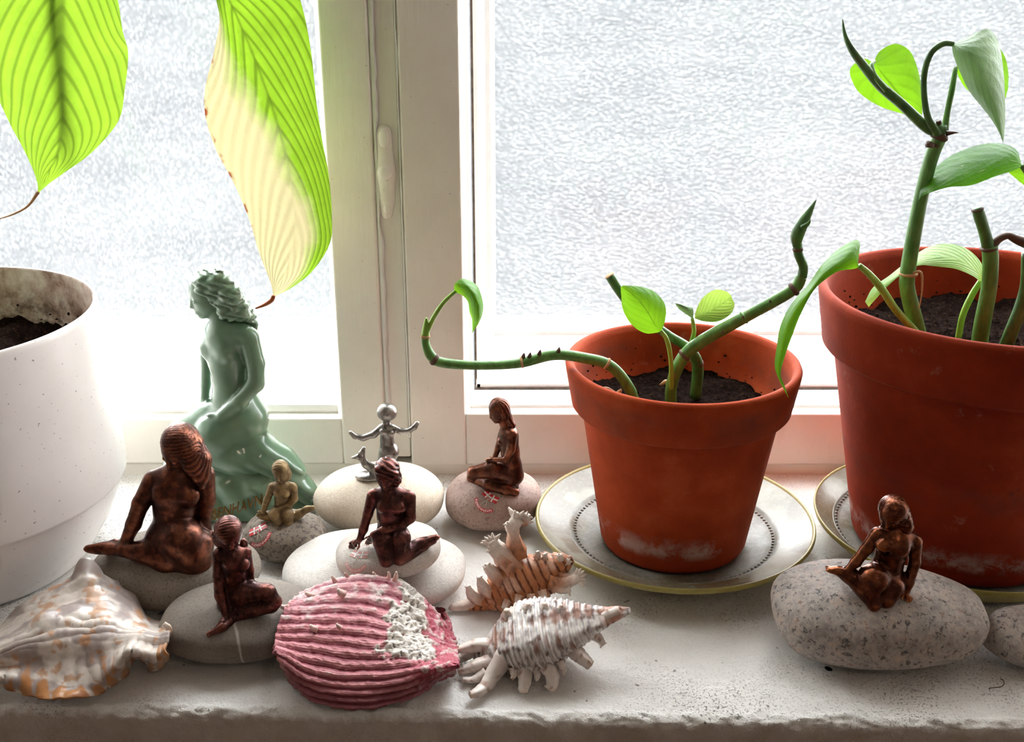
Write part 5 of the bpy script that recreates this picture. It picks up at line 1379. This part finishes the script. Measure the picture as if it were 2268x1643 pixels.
leaf('leaf', [((2116, 150, -8), (2116, 150, -8), (2116, 150, -8)), ((2126, 176, -4), (2145, 150, -6), (2150, 110, -2)), ((2144, 200, -2), (2180, 168, -6), (2190, 88, 0)), ((2180, 218, -2), (2206, 182, -6), (2222, 118, 0)), ((2212, 224, -4), (2222, 196, -6), (2233, 158, -2)), ((2228, 216, -5), (2230, 206, -5), (2233, 196, -4))], YB, M['pothos'], n1_, 30, 12)
# leaf at the right edge and its partner
n2_ = stem('stem', [(2300, 770, -8), (2300, 620, -8), (2300, 480, -10), (2290, 410, -12), (2262, 366, -14)], [12, 10, 7, 6, 5], YB, M['stem'], pot_b, 30, 10)
leaf('leaf', [((2264, 368, -14), (2264, 368, -14), (2264, 368, -14)), ((2250, 330, -6), (2246, 352, -16), (2244, 378, -20)), ((2210, 317, -2), (2208, 350, -18), (2206, 390, -26)), ((2160, 323, -2), (2156, 366, -20), (2152, 410, -30)), ((2106, 345, -6), (2104, 385, -24), (2104, 414, -32)), ((2062, 380, -14), (2064, 408, -26), (2068, 424, -32)), ((2040, 416, -22), (2044, 424, -26), (2048, 432, -28)), ((2034, 444, -26), (2034, 444, -26), (2034, 444, -26))], YB, M['pothos_dark'], n2_, 40, 14)
leaf('leaf', [((2300, 372, -4), (2300, 372, -4), (2300, 372, -4)), ((2270, 366, -4), (2280, 390, -6), (2290, 420, -4)), ((2240, 374, -2), (2256, 394, -4), (2276, 416, -2)), ((2232, 378, -2), (2233, 380, -2), (2236, 384, -2))], YB, M['pothos'], n2_, 16, 10)
# leaf arching over to the smaller pot
n3_ = stem('stem', [(2048, 760, -24), (2020, 726, -26), (1984, 686, -28), (1950, 636, -30), (1924, 606, -32), (1903, 588, -34)], [9, 8, 8, 8, 7, 6], YB, M['petiole'], pot_b, 36, 10)
leaf('leaf', [((1900, 588, -34), (1902, 589, -34), (1904, 592, -34)), ((1902, 533, -22), (1890, 566, -36), (1888, 596, -34)), ((1862, 548, -22), (1858, 580, -42), (1856, 601, -40)), ((1822, 584, -28), (1822, 604, -46), (1824, 622, -46)), ((1790, 630, -36), (1796, 638, -50), (1800, 646, -50)), ((1756, 668, -42), (1766, 678, -54), (1776, 690, -52)), ((1730, 716, -46), (1742, 728, -58), (1755, 742, -54)), ((1720, 770, -50), (1728, 780, -60), (1738, 790, -56)), ((1716, 812, -52), (1722, 820, -60), (1729, 828, -57)), ((1728, 846, -56), (1732, 850, -60), (1737, 852, -58)), ((1747, 882, -60), (1747, 882, -60), (1747, 882, -60))], YB, M['pothos'], n3_, 60, 12)
# leaf lying inside the pot
n4_ = stem('stem', [(2122, 752, -4), (2132, 700, -6), (2152, 655, -6), (2172, 622, -6)], [7, 7, 7, 6], YB, M['petiole'], pot_b, 20, 10)
leaf('leaf', [((2182, 616, -6), (2176, 620, -6), (2172, 626, -6)), ((2172, 580, 4), (2160, 600, -8), (2156, 612, -14)), ((2140, 550, 8), (2126, 576, -8), (2118, 596, -16)), ((2096, 539, 8), (2082, 568, -10), (2074, 590, -18)), ((2050, 550, 6), (2040, 572, -12), (2036, 588, -20)), ((2010, 578, 2), (2006, 592, -14), (2004, 602, -20)), ((1970, 610, -4), (1968, 620, -14), (1966, 634, -18)), ((1934, 636, -8), (1936, 650, -14), (1938, 664, -16)), ((1916, 668, -10), (1920, 674, -12), (1924, 680, -12))], YB, M['pothos_var'], n4_, 44, 14)
n5_ = stem('stem', [(2166, 780, -20), (2176, 716, -22), (2190, 640, -22), (2194, 580, -22), (2192, 545, -22)], [17, 17, 16, 16, 16], YB, M['stem'], pot_b, 40, 14)
stem('cut_stub', [(2190, 552, -22), (2180, 512, -22), (2168, 474, -22), (2164, 460, -22)], [13, 12, 12, 9], YB, M['stem_dark'], n5_, 16, 12)
ring(n5_, 2190, 550, -22, 16, YB, (0, 1), 'node', 4); ring(n5_, 2165, 464, -22, 11, YB, (.2, 1), 'node', 3)
stem('side_shoot', [(2196, 546, -22), (2212, 530, -22), (2232, 522, -22), (2250, 530, -22), (2276, 540, -22)], [10, 8, 7, 9, 11], YB, M['node'], n5_, 24, 10)
n6_ = stem('stem', [(2224, 780, -26), (2238, 740, -28), (2262, 680, -28), (2274, 630, -28), (2276, 560, -28)], [15, 14, 14, 13, 12], YB, M['stem_dark'], pot_b, 30, 12)

# --- odds and ends lying on the sill
def curl():
    pts = [at(2210 + 14 * math.cos(a), 1512 + 10 * math.sin(a), z=.0009) for a in np.linspace(-1.2, 1.7, 8)] + [at(2190, 1524, z=.0009)]
    return tube(pts, [.00022] * len(pts), 6, 30)
tag(obj('dry_fibre', *curl(), M['node']), 'thin curled brown fibre lying on the sill at the right', 'fibre')
v, f = tube([at(1828, 1478, z=.0012), at(1836, 1481, z=.0016), at(1843, 1484, z=.0010)], [.0006, .0011, .0005], 7, 8)
tag(obj('soil_crumb', v, f, M['soil']), 'tiny dark crumb on the sill in front of the granite stone', 'crumb')
